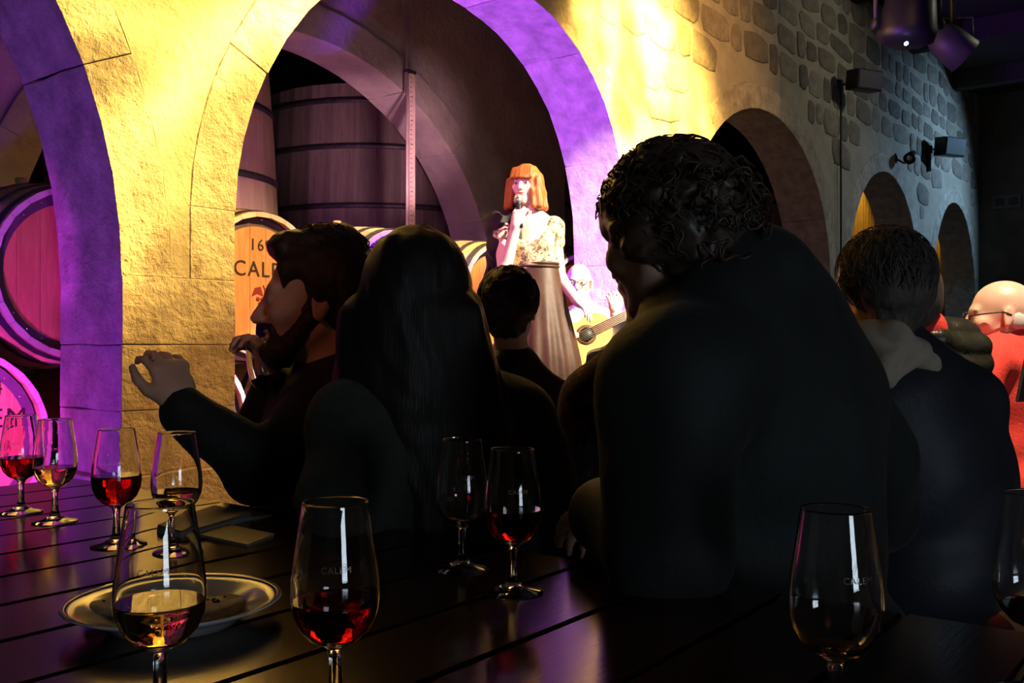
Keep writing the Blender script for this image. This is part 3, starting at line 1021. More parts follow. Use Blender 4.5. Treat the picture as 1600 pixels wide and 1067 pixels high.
# ------------------------------------------------------------------ fittings on the wall
def wall_speaker(px, py, w, hgt, dpt, label, cable_to=None, bracket=False):
    s = s_at(px, YF - 0.15)
    d = math.hypot(*(CA*s + SA*(YF-0.15),)) if False else CA*s + SA*(YF-0.15)
    z = Z((540 - py) / F * d)
    o = empty('loudspeaker', (s, YF - 0.03, z)); tag(o, label, 'loudspeaker')
    M = Matrix.Translation((0, -0.30, 0)) @ Matrix.Rotation(-0.5, 4, 'Z') @ Matrix.Rotation(0.12, 4, 'X')
    MB().box((-w/2, -dpt/2, -hgt/2), (w/2, dpt/2, hgt/2), 0.012, M).build('cabinet', 'black_plastic', o)
    MB().box((-w/2+0.02, -dpt/2-0.008, -hgt/2+0.02), (w/2-0.02, -dpt/2, hgt/2-0.02), 0.004, M).build('grille', 'grey_plastic', o)
    MB().box((-0.05, -0.02, -0.06), (0.05, 0.028, 0.06), 0.003).build('wall_plate', 'black_iron', o)
    MB().tube([(0, -0.01, 0), (0, -0.15, -0.01), (0, -0.3, 0)], 0.014, 8).build('arm', 'black_iron', o)
    if bracket:
        MB().tube([(-w*0.35, -0.02, -hgt*0.3), (-w*0.35, -0.02, -hgt*1.3)], 0.03, 8).build('bracket', 'black_iron', o)
    if cable_to is not None:
        MB().tube([(-0.02, -0.012, -0.05), (-0.03, -0.014, -0.8), (-0.02, -0.014, cable_to - z)], 0.012, 6).build('cable', 'cable', o)
    return o
wall_speaker(1328, 130, 0.42, 0.25, 0.22, 'black box loudspeaker on the stone wall with a cable running down', cable_to=Z(0.2))
wall_speaker(1466, 232, 0.46, 0.30, 0.24, 'black box loudspeaker with a bracket above the far arches', bracket=True)
# small spotlight fixture
s0 = s_at(1411, YF - 0.1); d0 = CA*s0 + SA*(YF - 0.1)
fx = empty('wall_spotlight', (s0, YF, Z((540 - 245) / F * d0))); tag(fx, 'small black spotlight between the two loudspeakers', 'spotlight')
MB().lathe([(0.0001, 0.12), (0.06, 0.12), (0.075, 0.02), (0.09, -0.10), (0.085, -0.11), (0.07, -0.02), (0.0001, 0.0)], 16, M=Matrix.Translation((0.05, -0.2, 0.0)) @ Matrix.Rotation(1.1, 4, 'Y')).build('housing', 'black_plastic', fx)
MB().tube([(0, 0, -0.02), (0, -0.12, -0.10), (0.03, -0.2, -0.02)], 0.016, 8).build('arm', 'black_iron', fx)
MB().box((-0.05, -0.015, -0.08), (0.05, 0, 0.06), 0.003).build('wall_plate', 'black_iron', fx)
MB().lathe([(0.0001, -0.085), (0.078, -0.085), (0.08, -0.09), (0.0001, -0.095)], 16, M=Matrix.Translation((0.05, -0.2, 0.0)) @ Matrix.Rotation(1.1, 4, 'Y')).build('lens', 'steel', fx)

# projector hung from the ceiling
pc = W(1418, 38, 9.0)
pj = empty('stage_projector', tuple(pc)); tag(pj, 'black stage projector hanging from the ceiling with a blue status light', 'projector')
ROT = Matrix.Rotation(-math.atan2(CA, SA), 4, 'Z')
MB().lathe([(0.0001, -0.19), (0.17, -0.19), (0.235, -0.15), (0.25, -0.08), (0.215, 0.20), (0.185, 0.38), (0.0001, 0.40)], 12, M=ROT @ Matrix.Rotation(0.10, 4, 'Y') @ Matrix.Scale(1.10, 4, (1, 0, 0))).build('housing', 'black_plastic', pj)
MB().lathe([(0.0001, -0.012), (0.016, -0.012), (0.016, 0.012), (0.0001, 0.012)], 12, M=Matrix.Translation(tuple(W(1416, 68, 8.76) - pc)) @ ROT @ Matrix.Rotation(math.pi/2, 4, 'X')).build('status_light', 'blue_led', pj)
for sx in (-1, 1):
    MB().tube([ROT @ Vector((sx*0.30, 0, 0.0)), ROT @ Vector((sx*0.30, 0, 0.48))], 0.02, 8).build('yoke_arm', 'black_iron', pj)
    MB().lathe([(0.0001, 0.03), (0.045, 0.03), (0.05, 0.0), (0.0001, 0.0)], 12, M=ROT @ Matrix.Translation((sx*0.30, 0, 0)) @ Matrix.Rotation(math.pi/2 * sx, 4, 'Y')).build('yoke_knob', 'grey_plastic', pj)
MB().tube([ROT @ Vector((-0.30, 0, 0.48)), ROT @ Vector((0.30, 0, 0.48))], 0.022, 8).build('yoke_bar', 'black_iron', pj)
MB().tube([(0, 0, 0.48), (0, 0, TOP - pc[2])], 0.025, 8).build('hanger_pole', 'black_iron', pj)
# can lamp beside it
pc2 = W(1488, 72, 9.6)
cl = empty('can_lamp', tuple(pc2)); tag(cl, 'dark round can lamp under the ceiling right of the projector', 'lamp')
MB().lathe([(0.0001, 0.22), (0.12, 0.22), (0.17, 0.10), (0.185, -0.16), (0.175, -0.17), (0.16, 0.05), (0.0001, 0.08)], 20, M=ROT @ Matrix.Rotation(-0.9, 4, 'Y')).build('housing', 'grey_plastic', cl)
MB().tube([(0, 0, 0.0), (0, 0, TOP - pc2[2])], 0.02, 8).build('hanger_pole', 'black_iron', cl)
MB().tube([ROT @ Vector((-0.2, 0, 0)), ROT @ Vector((-0.2, 0, 0.28)), ROT @ Vector((0.2, 0, 0.28)), ROT @ Vector((0.2, 0, 0))], 0.014, 8).build('yoke', 'black_iron', cl)
# small switch panel on the end wall
kk = (1573 - 800) / F
dse = XEND / (SA * kk + CA)
pz = W(1573, 315, dse)
sp = empty('switch_panel', (XEND, pz[1], pz[2])); tag(sp, 'small pale switch panel on the dark end wall', 'panel')
MB().box((-0.03, -0.25, -0.13), (0, 0.25, 0.13), 0.006).build('plate', 'sign_panel', sp)
for y in (-0.12, 0.12):
    MB().box((-0.045, y - 0.08, -0.07), (-0.03, y + 0.08, 0.07), 0.004).build('switch', 'black_plastic', sp)

# assumed lit window, unseen behind the viewer, added for glass highlights and fill
w1 = empty('assumed_window', (-1.9, -7.0, 0)); tag(w1, kind='structure')
for q in range(2):
    MB().box((-1.0, 0.005, 0.55 + 0.68*q), (1.0, 0.02, 1.20 + 0.68*q)).build('pane', 'assumed_window_glow', w1)
MB().box((-1.08, 0, 0.47), (1.08, 0.06, 0.55), 0.006).build('sill', 'bench_wood', w1)
MB().box((-1.08, 0, 1.88), (1.08, 0.05, 1.96), 0.006).build('frame_head', 'bench_wood', w1)
for x in (-1.07, 1.0):
    MB().box((x, 0, 0.55), (x + 0.07, 0.05, 1.88), 0.004).build('mullion', 'bench_wood', w1)
# ------------------------------------------------------------------ bodies: smooth implicit surfaces turned into meshes
I3 = np.eye(3)
def cap(a, b, r0, r1=None, k=0.02, sub=False):
    return ('c', np.array(a, float), np.array(b, float), r0, r0 if r1 is None else r1, k, sub)
def ell(c, rad, R=I3, k=0.02, sub=False):
    return ('e', np.array(c, float), np.array(rad, float), np.array(R, float), 0, k, sub)
def xf(prims, R, t):
    out = []
    for p in prims:
        if p[0] == 'c':
            out.append(('c', R @ p[1] + t, R @ p[2] + t) + p[3:])
        else:
            out.append(('e', R @ p[1] + t, p[2], R @ p[3]) + p[4:])
    return out

def fold_noise(seed, freq, amp, aniso=(1, 1, 1)):
    r = np.random.RandomState(seed)
    ds = r.normal(size=(7, 3)) * np.array(aniso)
    ds /= np.linalg.norm(ds, axis=1)[:, None]
    ph = r.uniform(0, 6.28, 7)
    fr = freq * r.uniform(0.6, 1.8, 7)
    def f(P):
        q = np.zeros(len(P), np.float32)
        w = np.sin(P @ ds[0] * freq * 0.7 + ph[0])
        for d, p, k in zip(ds, ph, fr):
            q += np.sin(P @ d * k + p + 1.6 * w)
        return amp * q / 3.0
    return f

def mesh_sdf(name, prims, vox, disp=None, clip=None):
    lo = np.full(3, 1e9); hi = np.full(3, -1e9)
    for p in prims:
        if p[6]: continue
        if p[0] == 'c':
            r = max(p[3], p[4])
            lo = np.minimum(lo, np.minimum(p[1], p[2]) - r); hi = np.maximum(hi, np.maximum(p[1], p[2]) + r)
        else:
            r = np.abs(p[3]) @ p[2]
            lo = np.minimum(lo, p[1] - r); hi = np.maximum(hi, p[1] + r)
    lo -= 0.03; hi += 0.03
    N = np.ceil((hi - lo) / vox).astype(int) + 1
    G = np.full(N, 0.06, np.float32)
    ax = [(lo[i] + vox * np.arange(N[i])).astype(np.float32) for i in range(3)]
    for p in prims:
        k = p[5]
        if p[0] == 'c':
            r = max(p[3], p[4])
            a0 = np.minimum(p[1], p[2]) - r; a1 = np.maximum(p[1], p[2]) + r
        else:
            r = np.abs(p[3]) @ p[2]
            a0 = p[1] - r; a1 = p[1] + r
        m = k + 3 * vox + 0.012
        i0 = np.clip(np.floor((a0 - m - lo) / vox).astype(int), 0, N - 1)
        i1 = np.clip(np.ceil((a1 + m - lo) / vox).astype(int) + 1, 1, N)
        if np.any(i1 <= i0): continue
        sl = tuple(slice(i0[q], i1[q]) for q in range(3))
        X = ax[0][sl[0]][:, None, None]; Y = ax[1][sl[1]][None, :, None]; Zz = ax[2][sl[2]][None, None, :]
        if p[0] == 'c':
            a, b = p[1], p[2]
            ab = b - a
            L = float(ab @ ab) + 1e-12
            t = np.clip(((X - a[0]) * ab[0] + (Y - a[1]) * ab[1] + (Zz - a[2]) * ab[2]) / L, 0, 1)
            d = np.sqrt((X - a[0] - t*ab[0])**2 + (Y - a[1] - t*ab[1])**2 + (Zz - a[2] - t*ab[2])**2) - (p[3] + (p[4] - p[3]) * t)
        else:
            c, rad, R = p[1], p[2], p[3]
            x, y, z = X - c[0], Y - c[1], Zz - c[2]
            u = R[0,0]*x + R[1,0]*y + R[2,0]*z
            v = R[0,1]*x + R[1,1]*y + R[2,1]*z
            w = R[0,2]*x + R[1,2]*y + R[2,2]*z
            k0 = np.sqrt((u/rad[0])**2 + (v/rad[1])**2 + (w/rad[2])**2) + 1e-6
            k1 = np.sqrt((u/rad[0]**2)**2 + (v/rad[1]**2)**2 + (w/rad[2]**2)**2) + 1e-6
            d = k0 * (k0 - 1) / k1
        g = G[sl]
        if p[6]:
            d = -d
            hh = np.clip(0.5 - 0.5 * (g - d) / k, 0, 1)
            G[sl] = g + (d - g) * hh + k * hh * (1 - hh)
        else:
            hh = np.clip(0.5 + 0.5 * (g - d) / k, 0, 1)
            G[sl] = g + (d - g) * hh - k * hh * (1 - hh)
    if disp is not None:
        idx = np.argwhere(np.abs(G) < 0.035)
        P = lo + idx * vox
        G[idx[:, 0], idx[:, 1], idx[:, 2]] += disp(P).astype(np.float32)
    for e in (0, -1):
        G[e] = np.maximum(G[e], 1e-3); G[:, e] = np.maximum(G[:, e], 1e-3); G[:, :, e] = np.maximum(G[:, :, e], 1e-3)
    # surface nets
    ins = G < 0
    cnt = np.zeros(N - 1, np.uint8)
    for dx in (0, 1):
        for dy in (0, 1):
            for dz in (0, 1):
                cnt += ins[dx:N[0]-1+dx, dy:N[1]-1+dy, dz:N[2]-1+dz]
    cells = np.argwhere((cnt > 0) & (cnt < 8))
    idm = np.full(N - 1, -1, np.int32)
    idm[cells[:, 0], cells[:, 1], cells[:, 2]] = np.arange(len(cells))
    acc = np.zeros((len(cells), 3)); num = np.zeros(len(cells))
    co = [(a, b, c) for a in (0, 1) for b in (0, 1) for c in (0, 1)]
    for a in co:
        for q in range(3):
            if a[q]: continue
            b = list(a); b[q] = 1
            ga = G[cells[:, 0]+a[0], cells[:, 1]+a[1], cells[:, 2]+a[2]]
            gb = G[cells[:, 0]+b[0], cells[:, 1]+b[1], cells[:, 2]+b[2]]
            cr = (ga < 0) != (gb < 0)
            t = np.where(cr, ga / np.where(cr, ga - gb, 1), 0)
            pt = np.array(a, float)[None] + t[:, None] * (np.array(b) - np.array(a))[None]
            acc[cr] += pt[cr]; num[cr] += 1
    V = lo + (cells + acc / num[:, None]) * vox
    quads = []
    for q in range(3):
        u, w = [(1, 2), (2, 0), (0, 1)][q]
        s0 = [slice(None)] * 3; s1 = [slice(None)] * 3
        s0[q] = slice(0, -1); s1[q] = slice(1, None)
        A, B = ins[tuple(s0)], ins[tuple(s1)]
        e = np.argwhere(A != B)
        if not len(e): continue
        ok = (e[:, u] > 0) & (e[:, w] > 0) & (e[:, u] < N[u]-1) & (e[:, w] < N[w]-1)
        e = e[ok]
        sgn = A[e[:, 0], e[:, 1], e[:, 2]]
        def cid(du, dw):
            c = e.copy(); c[:, u] += du; c[:, w] += dw
            return idm[c[:, 0], c[:, 1], c[:, 2]]
        Q = np.stack([cid(-1, -1), cid(0, -1), cid(0, 0), cid(-1, 0)], 1)
        Q[~sgn] = Q[~sgn][:, ::-1]
        quads.append(Q)
    Q = np.concatenate(quads)
    Q = Q[(Q >= 0).all(1)]
    me = bpy.data.meshes.new(name)
    me.vertices.add(len(V)); me.vertices.foreach_set('co', V.astype(np.float32).ravel())
    me.loops.add(len(Q) * 4); me.loops.foreach_set('vertex_index', Q.astype(np.int32).ravel())
    me.polygons.add(len(Q))
    me.polygons.foreach_set('loop_start', np.arange(0, len(Q) * 4, 4, dtype=np.int32))
    me.polygons.foreach_set('use_smooth', np.ones(len(Q), bool))
    me.update(calc_edges=True)
    return me

def frame(fwd, up=(0, 0, 1)):
    """columns: right, forward, up"""
    y = np.array(fwd, float); y /= np.linalg.norm(y)
    z = np.array(up, float); z = z - y * (z @ y)
    z /= np.linalg.norm(z)
    return np.stack([np.cross(y, z), y, z], 1)

def head_prims(male=True, ears=True, jaw=1.0):
    k = 0.014
    P = [ell((0, -0.014, 0.030), (0.075, 0.096, 0.087), k=k),
         ell((0, 0.026, -0.030), (0.060*jaw, 0.064, 0.080), k=0.025),
         cap((0.048*jaw, -0.004, -0.052), (0.012, 0.066, -0.098), 0.019, 0.018, k=0.02),
         cap((-0.048*jaw, -0.004, -0.052), (-0.012, 0.066, -0.098), 0.019, 0.018, k=0.02),
         ell((0, 0.074, 0.022), (0.050, 0.018, 0.015 if male else 0.012), k=0.015),
         ell((0.042, 0.056, -0.022), (0.026, 0.028, 0.026), k=0.015),
         ell((-0.042, 0.056, -0.022), (0.026, 0.028, 0.026), k=0.015),
         ell((0.031, 0.099, 0.001), (0.019, 0.016, 0.0125), k=0.010, sub=True),
         ell((-0.031, 0.099, 0.001), (0.019, 0.016, 0.0125), k=0.010, sub=True),
         ell((0.031, 0.076, 0.001), (0.0135, 0.0125, 0.0125), k=0.003),
         ell((-0.031, 0.076, 0.001), (0.0135, 0.0125, 0.0125), k=0.003),
         cap((0, 0.086, 0.014), (0, 0.112, -0.031), 0.008, 0.0125 if male else 0.010, k=0.010),
         ell((0.012, 0.100, -0.034), (0.009, 0.011, 0.008), k=0.006),
         ell((-0.012, 0.100, -0.034), (0.009, 0.011, 0.008), k=0.006),
         ell((0, 0.090, -0.0575), (0.025, 0.011, 0.006), k=0.006),
         ell((0, 0.089, -0.0690), (0.021, 0.011, 0.007), k=0.006),
         ell((0, 0.100, -0.0632), (0.022, 0.008, 0.0018), k=0.003, sub=True),
         ell((0, 0.076, -0.096), (0.024, 0.021, 0.019), k=0.015)]
    if ears:
        for s in (1, -1):
            R = frame((s*0.35, 1, 0.1))
            P += [ell((s*0.078, -0.016, -0.004), (0.0085, 0.020, 0.033), R, k=0.006),
                  ell((s*0.087, -0.012, 0.000), (0.005, 0.011, 0.020), R, k=0.004, sub=True),
                  ell((s*0.078, -0.010, -0.032), (0.007, 0.011, 0.011), R, k=0.006)]
    return P

def hand_prims(wrist, dirv, palm, side, curl=0.5, spread=0.0, s=1.0, thumb=0.4):
    """side +1: thumb on the +x side of (x = dir cross back)"""
    y = np.array(dirv, float); y /= np.linalg.norm(y)
    z = -np.array(palm, float); z = z - y * (z @ y); z /= np.linalg.norm(z)
    R = np.stack([np.cross(y, z), y, z], 1)
    P = [ell((0, 0.046, 0), (0.040, 0.050, 0.0165), k=0.012), cap((0, 0, 0), (0, 0.03, 0), 0.026, 0.028, k=0.02),
         cap((0.030, 0.080, 0), (-0.030, 0.074, -0.002), 0.0115, 0.0105, k=0.01)]
    xs = [0.031, 0.0105, -0.0105, -0.030]
    ln = [0.070, 0.079, 0.073, 0.056]
    for i in range(4):
        p = np.array((xs[i] * side, 0.085 - 0.004 * abs(i - 1), 0.0))
        a = 0.15
        ang = (xs[i] * side) * (2.0 + spread * 8)
        for j, q in enumerate((0.45, 0.31, 0.24)):
            a += curl * (0.55 if j == 0 else 0.8)
            d = np.array((math.sin(ang) * math.cos(a), math.cos(ang) * math.cos(a), -math.sin(a)))
            n = p + d * ln[i] * q
            r = 0.0092 - 0.0010 * j
            P.append(cap(p, n, r, r - 0.0008, k=0.004))
            p = n
    b = np.array((0.022 * side, 0.022, -0.004))
    t1 = b + np.array((0.026 * side, 0.026, -0.012))
    t2 = t1 + np.array((0.014 * side * (1 - thumb), 0.028, -0.012 * thumb * 2))
    t3 = t2 + np.array((-0.004 * side * thumb, 0.024, -0.010 * thumb * 2))
    P += [cap(b, t1, 0.0150, 0.0115, k=0.012), cap(t1, t2, 0.0108, 0.0098, k=0.004), cap(t2, t3, 0.0098, 0.0082, k=0.004)]
    P = [(p[:3] + (p[3], p[4], p[5], p[6])) if False else p for p in P]
    if s != 1.0:
        Q = []
        for p in P:
            if p[0] == 'c': Q.append(('c', p[1]*s, p[2]*s, p[3]*s, p[4]*s, p[5], p[6]))
            else: Q.append(('e', p[1]*s, p[2]*s, p[3], 0, p[5], p[6]))
        P = Q
    return xf(P, R, np.array(wrist, float))

def strand_mesh(name, lines, r0=0.0016, r1=0.0004, seg=4):
    m = MB()
    for L in lines:
        n = len(L)
        m.tube(L, [r0 + (r1 - r0) * (i / (n - 1)) ** 1.5 for i in range(n)], seg, cap=False)
    return m.mesh(name)

def join_meshes(name, mes):
    m = MB()
    for me in mes:
        n = len(me.vertices)
        co = np.empty(n * 3, np.float32); me.vertices.foreach_get('co', co)
        m.add(co.reshape(-1, 3).tolist(), [tuple(p.vertices) for p in me.polygons], True)
        bpy.data.meshes.remove(me)
    return m.mesh(name)

class Person:
    def __init__(self, label, head, face, body, ground=0.0, seated=True, build=1.0, hs=1.0, up=(0, 0, 1), sh=None, neck=None, pelvis=None,
                 elb=(None, None), wri=(None, None), skin='skin', vox=0.010, lean=0.0, seat_h=SEAT, group='guests watching the concert'):
        self.label = label
        self.head = np.array(head, float)
        self.RH = frame(face, up)
        b = np.array(body, float); b[2] = 0; b /= np.linalg.norm(b)
        self.b = b
        self.r = np.array((b[1], -b[0], 0))          # the person's right
        self.g, self.hs, self.vox, self.skin, self.build = ground, hs, vox, skin, build
        self.pel = np.array(pelvis, float) if pelvis is not None else np.array((self.head[0], self.head[1], 0)) - b * 0.06
        if seated:
            self.pel[2] = ground + seat_h + 0.115
        self.neck = np.array(neck, float) if neck is not None else self.head - b * 0.035 + np.array((0, 0, -0.175 * hs))
        if sh is None:
            w = 0.19 * build
            c = self.neck + np.array((0, 0, -0.055)) - b * 0.01
            sh = (c - self.r * w, c + self.r * w)      # left, right
        self.sh = [np.array(q, float) for q in sh]
        self.elb, self.wri = [], []
        for i, sg in enumerate((-1, 1)):
            e = elb[i]
            if e is None:
                e = self.sh[i] + np.array((0, 0, -0.27)) + self.r * sg * 0.05 + b * 0.05
            w = wri[i]
            e = np.array(e, float)
            if w is None:
                w = e + b * 0.20 - self.r * sg * 0.05 + np.array((0, 0, -0.03))
            self.elb.append(e); self.wri.append(np.array(w, float))
        self.knee, self.ank, self.hip = [], [], []
        for sg in (-1, 1):
            h = self.pel + self.r * sg * 0.09 + np.array((0, 0, -0.02))
            if seated:
                k = self.pel + b * 0.44 + self.r * sg * 0.13 + np.array((0, 0, -0.03))
                a = np.array((k[0] - b[0]*0.04, k[1] - b[1]*0.04, ground + 0.09))
            else:
                k = np.array((h[0], h[1], ground + 0.48)) + b * 0.03
                a = np.array((h[0], h[1], ground + 0.09))
            self.hip.append(h); self.knee.append(k); self.ank.append(a)
        self.root = empty('person', (self.pel[0], self.pel[1], ground))
        tag(self.root, label, 'person', group)
        self.O = np.array((self.pel[0], self.pel[1], ground))
        self.hands = [None, None]
    def RT(self):
        x = self.sh[1] - self.sh[0]; x /= np.linalg.norm(x)
        z = self.neck - self.pel; z = z - x * (z @ x); z /= np.linalg.norm(z)
        return np.stack([x, np.cross(z, x), z], 1)
    def attach(self, name, me, m):
        me.transform(Matrix.Translation(tuple(-self.O)))
        return link_mesh(name, me, m, self.root)
    def torso(self, g):
        R = self.RT(); B = self.build
        ch = self.neck * 0.62 + self.pel * 0.38
        be = self.neck * 0.30 + self.pel * 0.70
        P = [cap(self.sh[0], self.sh[1], 0.055*B + g, k=0.05),
             ell(ch, (0.155*B + g, 0.115*B + g, 0.19), R, k=0.05), ell(be, (0.148*B + g, 0.120*B + g, 0.17), R, k=0.05),
             ell(self.pel, (0.165*B + g, 0.130*B + g, 0.125 + g*0.5), R, k=0.04)]
        for s in self.sh:
            P.append(cap(self.neck + np.array((0, 0, 0.01)), s, 0.048 + g*0.6, 0.05*B + g, k=0.03))
        return P
    def arm(self, i, g, end=1.0):
        w = self.elb[i] + (self.wri[i] - self.elb[i]) * end
        return [cap(self.sh[i], self.elb[i], 0.054*self.build + g, 0.043 + g, k=0.03), cap(self.elb[i], w, 0.042 + g, 0.030 + g*0.8, k=0.015)]
    def leg(self, i, g):
        return [cap(self.hip[i], self.knee[i], 0.080*self.build + g, 0.056 + g, k=0.03), cap(self.knee[i], self.ank[i], 0.055 + g, 0.036 + g, k=0.02)]
    def headP(self, **kw):
        P = head_prims(**kw)
        s = self.hs
        Q = []
        for p in P:
            if p[0] == 'c': Q.append(('c', p[1]*s, p[2]*s, p[3]*s, p[4]*s, p[5], p[6]))
            else: Q.append(('e', p[1]*s, p[2]*s, p[3], 0, p[5], p[6]))
        return xf(Q, self.RH, self.head)
    def body(self, male=True, ears=True, legs=True, jaw=1.0):
        P = self.torso(-0.012)
        for i in (0, 1):
            P += self.arm(i, -0.004)
            if legs: P += self.leg(i, -0.008)
            if legs: P.append(cap(self.ank[i], self.ank[i] + self.b * 0.15 + np.array((0, 0, -0.05)), 0.036, 0.028, k=0.02))
            h = self.hands[i]
            if h is None:
                d = self.b * 0.8 - self.r * (0.35 if i else -0.35) + np.array((0, 0, -0.25))
                h = hand_prims(self.wri[i], d, (0, 0, -1), -1 if i else 1, 0.45)
            P += h
        jb = self.head + self.RH @ np.array((0, -0.030, -0.045)) * self.hs
        P.append(cap(jb, self.neck, 0.052*self.hs, 0.058*self.hs, k=0.02))
        P += self.headP(male=male, ears=ears, jaw=jaw)
        return self.attach('body', mesh_sdf('body', P, self.vox), self.skin)
    def eyes(self):
        for s in (1, -1):
            c = self.head + self.RH @ np.array((s*0.031, 0.0765, 0.001)) * self.hs
            M = axes_matrix(c, self.RH[:, 0], self.RH[:, 2], -self.RH[:, 1])
            R = 0.0133 * self.hs
            m = MB().lathe([(0.0001, -R), (R*0.5, -R*0.866), (R*0.866, -R*0.5), (R, 0), (0.0001, 0.002)], 16, M=M)
            e = self.attach('eye', m.mesh('eye'), 'eye_white')
            m = MB().lathe([(0.0001, -R*1.03), (R*0.42, -R*0.94), (R*0.44, -R*0.86)], 14, M=M)
            me = m.mesh('iris'); me.transform(Matrix.Translation(tuple(-self.O)))
            link_mesh('iris', me, 'iris', e)
    def top(self, m, g=0.014, fold=0.006, hem=True, sleeves=(1, 1), extra=(), name='jacket', seed=1, freq=26.0, vox=None, ends=(0.97, 0.97), disp=None):
        P = self.torso(g)
        for i in (0, 1):
            if sleeves[i]: P += self.arm(i, g, ends[i])
        P += list(extra)
        d = disp or (fold_noise(seed, freq, fold) if fold else None)
        return self.attach(name, mesh_sdf(name, P, vox or self.vox, d), m)
    def trousers(self, m, g=0.010, seed=2):
        R = self.RT()
        P = [ell(self.pel + np.array((0, 0, -0.01)), (0.172*self.build + g, 0.136*self.build + g, 0.115), R, k=0.03)]
        for i in (0, 1): P += self.leg(i, g)
        return self.attach('trousers', mesh_sdf('trousers', P, 0.012, fold_noise(seed, 24, 0.004)), m)
    def shoes(self, m='black_leather'):
        for i in (0, 1):
            a = self.ank[i]
            P = [cap(a + np.array((0, 0, -0.045)) - self.b*0.03, a + self.b*0.17 + np.array((0, 0, -0.055)), 0.043, 0.034, k=0.02),
                 cap(a + np.array((0, 0, 0.01)), a + np.array((0, 0, -0.04)), 0.044, 0.044, k=0.02)]
            self.attach('shoe', mesh_sdf('shoe', P, 0.010), m)
    def hl(self, p):
        return self.head + self.RH @ (np.array(p, float) * self.hs)
    def hair(self, prims, m, vox=None, disp=None, lines=None, r0=0.0016):
        s = self.hs
        Q = []
        for p in prims:
            if p[0] == 'c': Q.append(('c', p[1]*s, p[2]*s, p[3]*s, p[4]*s, p[5], p[6]))
            else: Q.append(('e', p[1]*s, p[2]*s, p[3], 0, p[5], p[6]))
        me = mesh_sdf('hair', xf(Q, self.RH, self.head), vox or min(self.vox, 0.007), disp)
        if lines:
            L = [[tuple(self.hl(q)) for q in ln] for ln in lines]
            me = join_meshes('hair', [me, strand_mesh('strands', L, r0)])
        return self.attach('hair', me, m)

FACE_CUT = [ell((0, 0.125, -0.045), (0.074, 0.095, 0.095), k=0.012, sub=True)]
def short_cap(thick=0.010, nape=-0.055, cut=True):
    t = thick
    P = [ell((0, -0.018, 0.036), (0.078 + t, 0.097 + t, 0.085 + t), k=0.01), ell((0, -0.062, -0.012), (0.064 + t, 0.046 + t, 0.062), k=0.02),
         ell((0, -0.055, nape), (0.050 + t*0.5, 0.036 + t*0.5, 0.035), k=0.02)]
    for s in (1, -1):
        P += [ell((s*0.070, 0.018, 0.012), (0.010 + t*0.4, 0.020, 0.034), k=0.012)]
    return P + (FACE_CUT if cut else [])
def strands_on_cap(n, length, seed, wav=0.0, rad=(0.088, 0.107, 0.095), c=(0, -0.018, 0.036), flow=(0, -0.5, -0.6), zmin=-0.4, face=0.35, lift=0.004, steps=7, maxl=1.035):
    r = np.random.RandomState(seed)
    out = []
    rad = np.array(rad); c = np.array(c); flow = np.array(flow, float)
    while len(out) < n:
        v = r.normal(size=3); v /= np.linalg.norm(v)
        if v[2] < zmin or (v[1] > face and v[2] < 0.45): continue
        p = c + v * rad * 0.97
        nrm = v / rad; nrm /= np.linalg.norm(nrm)
        d = flow + r.normal(size=3) * 0.35
        d -= nrm * (d @ nrm); d /= np.linalg.norm(d) + 1e-9
        side = np.cross(nrm, d)
        L = length * r.uniform(0.6, 1.25)
        ph = r.uniform(0, 6.28); w = wav * r.uniform(0.5, 1.4)
        ln = []
        for i in range(steps):
            u = i / (steps - 1)
            q = p + d * L * u + nrm * (lift * 4 * u * (1 - u * 0.4)) + side * w * math.sin(ph + u * 9) + nrm * w * 0.8 * math.cos(ph + u * 9)
            rel = (q - c) / rad
            l = np.linalg.norm(rel)
            if l < 1.0: q = c + rel / l * rad * 1.0
            if l > maxl: q = c + rel / l * rad * maxl
            ln.append(q)
        out.append(ln)
    return out
# ------------------------------------------------------------------ the guests
UPV = np.array((0, 0, 1.0))
# 1 bearded man at the left, in profile, gesturing with one arm
d1_ = 1.92
man = Person('bearded man in a dark jacket, in profile, one arm raised before the pier',
             head=W(494, 470, d1_), face=D(-1.0, -0.12, -0.02), body=D(-0.80, 0.45), sh=(W(505, 672, 1.80), W(455, 660, 2.12)), neck=W(515, 612, 1.95),
             pelvis=W(505, 900, 1.95), elb=(W(405, 738, 1.72), W(395, 700, 2.05)), wri=(W(284, 636, 1.70), W(432, 600, 1.98)), vox=0.006, hs=1.04, up=(0, 0, 1))
wr = man.wri[0]
man.hands[0] = hand_prims(wr, D(-0.35, 0.1, 1.0), D(-0.75, 0.65, 0.1), -1, 0.75, 0.1, s=0.92, thumb=0.3)
man.hands[1] = hand_prims(man.wri[1], D(-0.30, -0.1, 0.75), D(-0.7, -0.5, 0.2), -1, 0.9, 0.0, s=0.98)
man.body(True)
man.eyes()
man.hair(short_cap(0.013, -0.035) + [ell((0, 0.132, -0.005), (0.100, 0.088, 0.088), k=0.010, sub=True), ell((0, 0.052, 0.104), (0.056, 0.040, 0.022), k=0.02), ell((0, 0.0, 0.118), (0.062, 0.075, 0.018), k=0.02),
         ell((0, 0.142, 0.026), (0.110, 0.096, 0.074), k=0.008, sub=True), ell((0.100, 0.046, 0.004), (0.046, 0.046, 0.058), k=0.008, sub=True), ell((-0.100, 0.046, 0.004), (0.046, 0.046, 0.058), k=0.008, sub=True)], 'brown_hair', 0.006,
         fold_noise(3, 160, 0.0016), strands_on_cap(420, 0.045, 5, 0.002, rad=(0.090, 0.106, 0.104), flow=(0, 0.15, 0.45), zmin=0.55, lift=0.006, maxl=1.10))
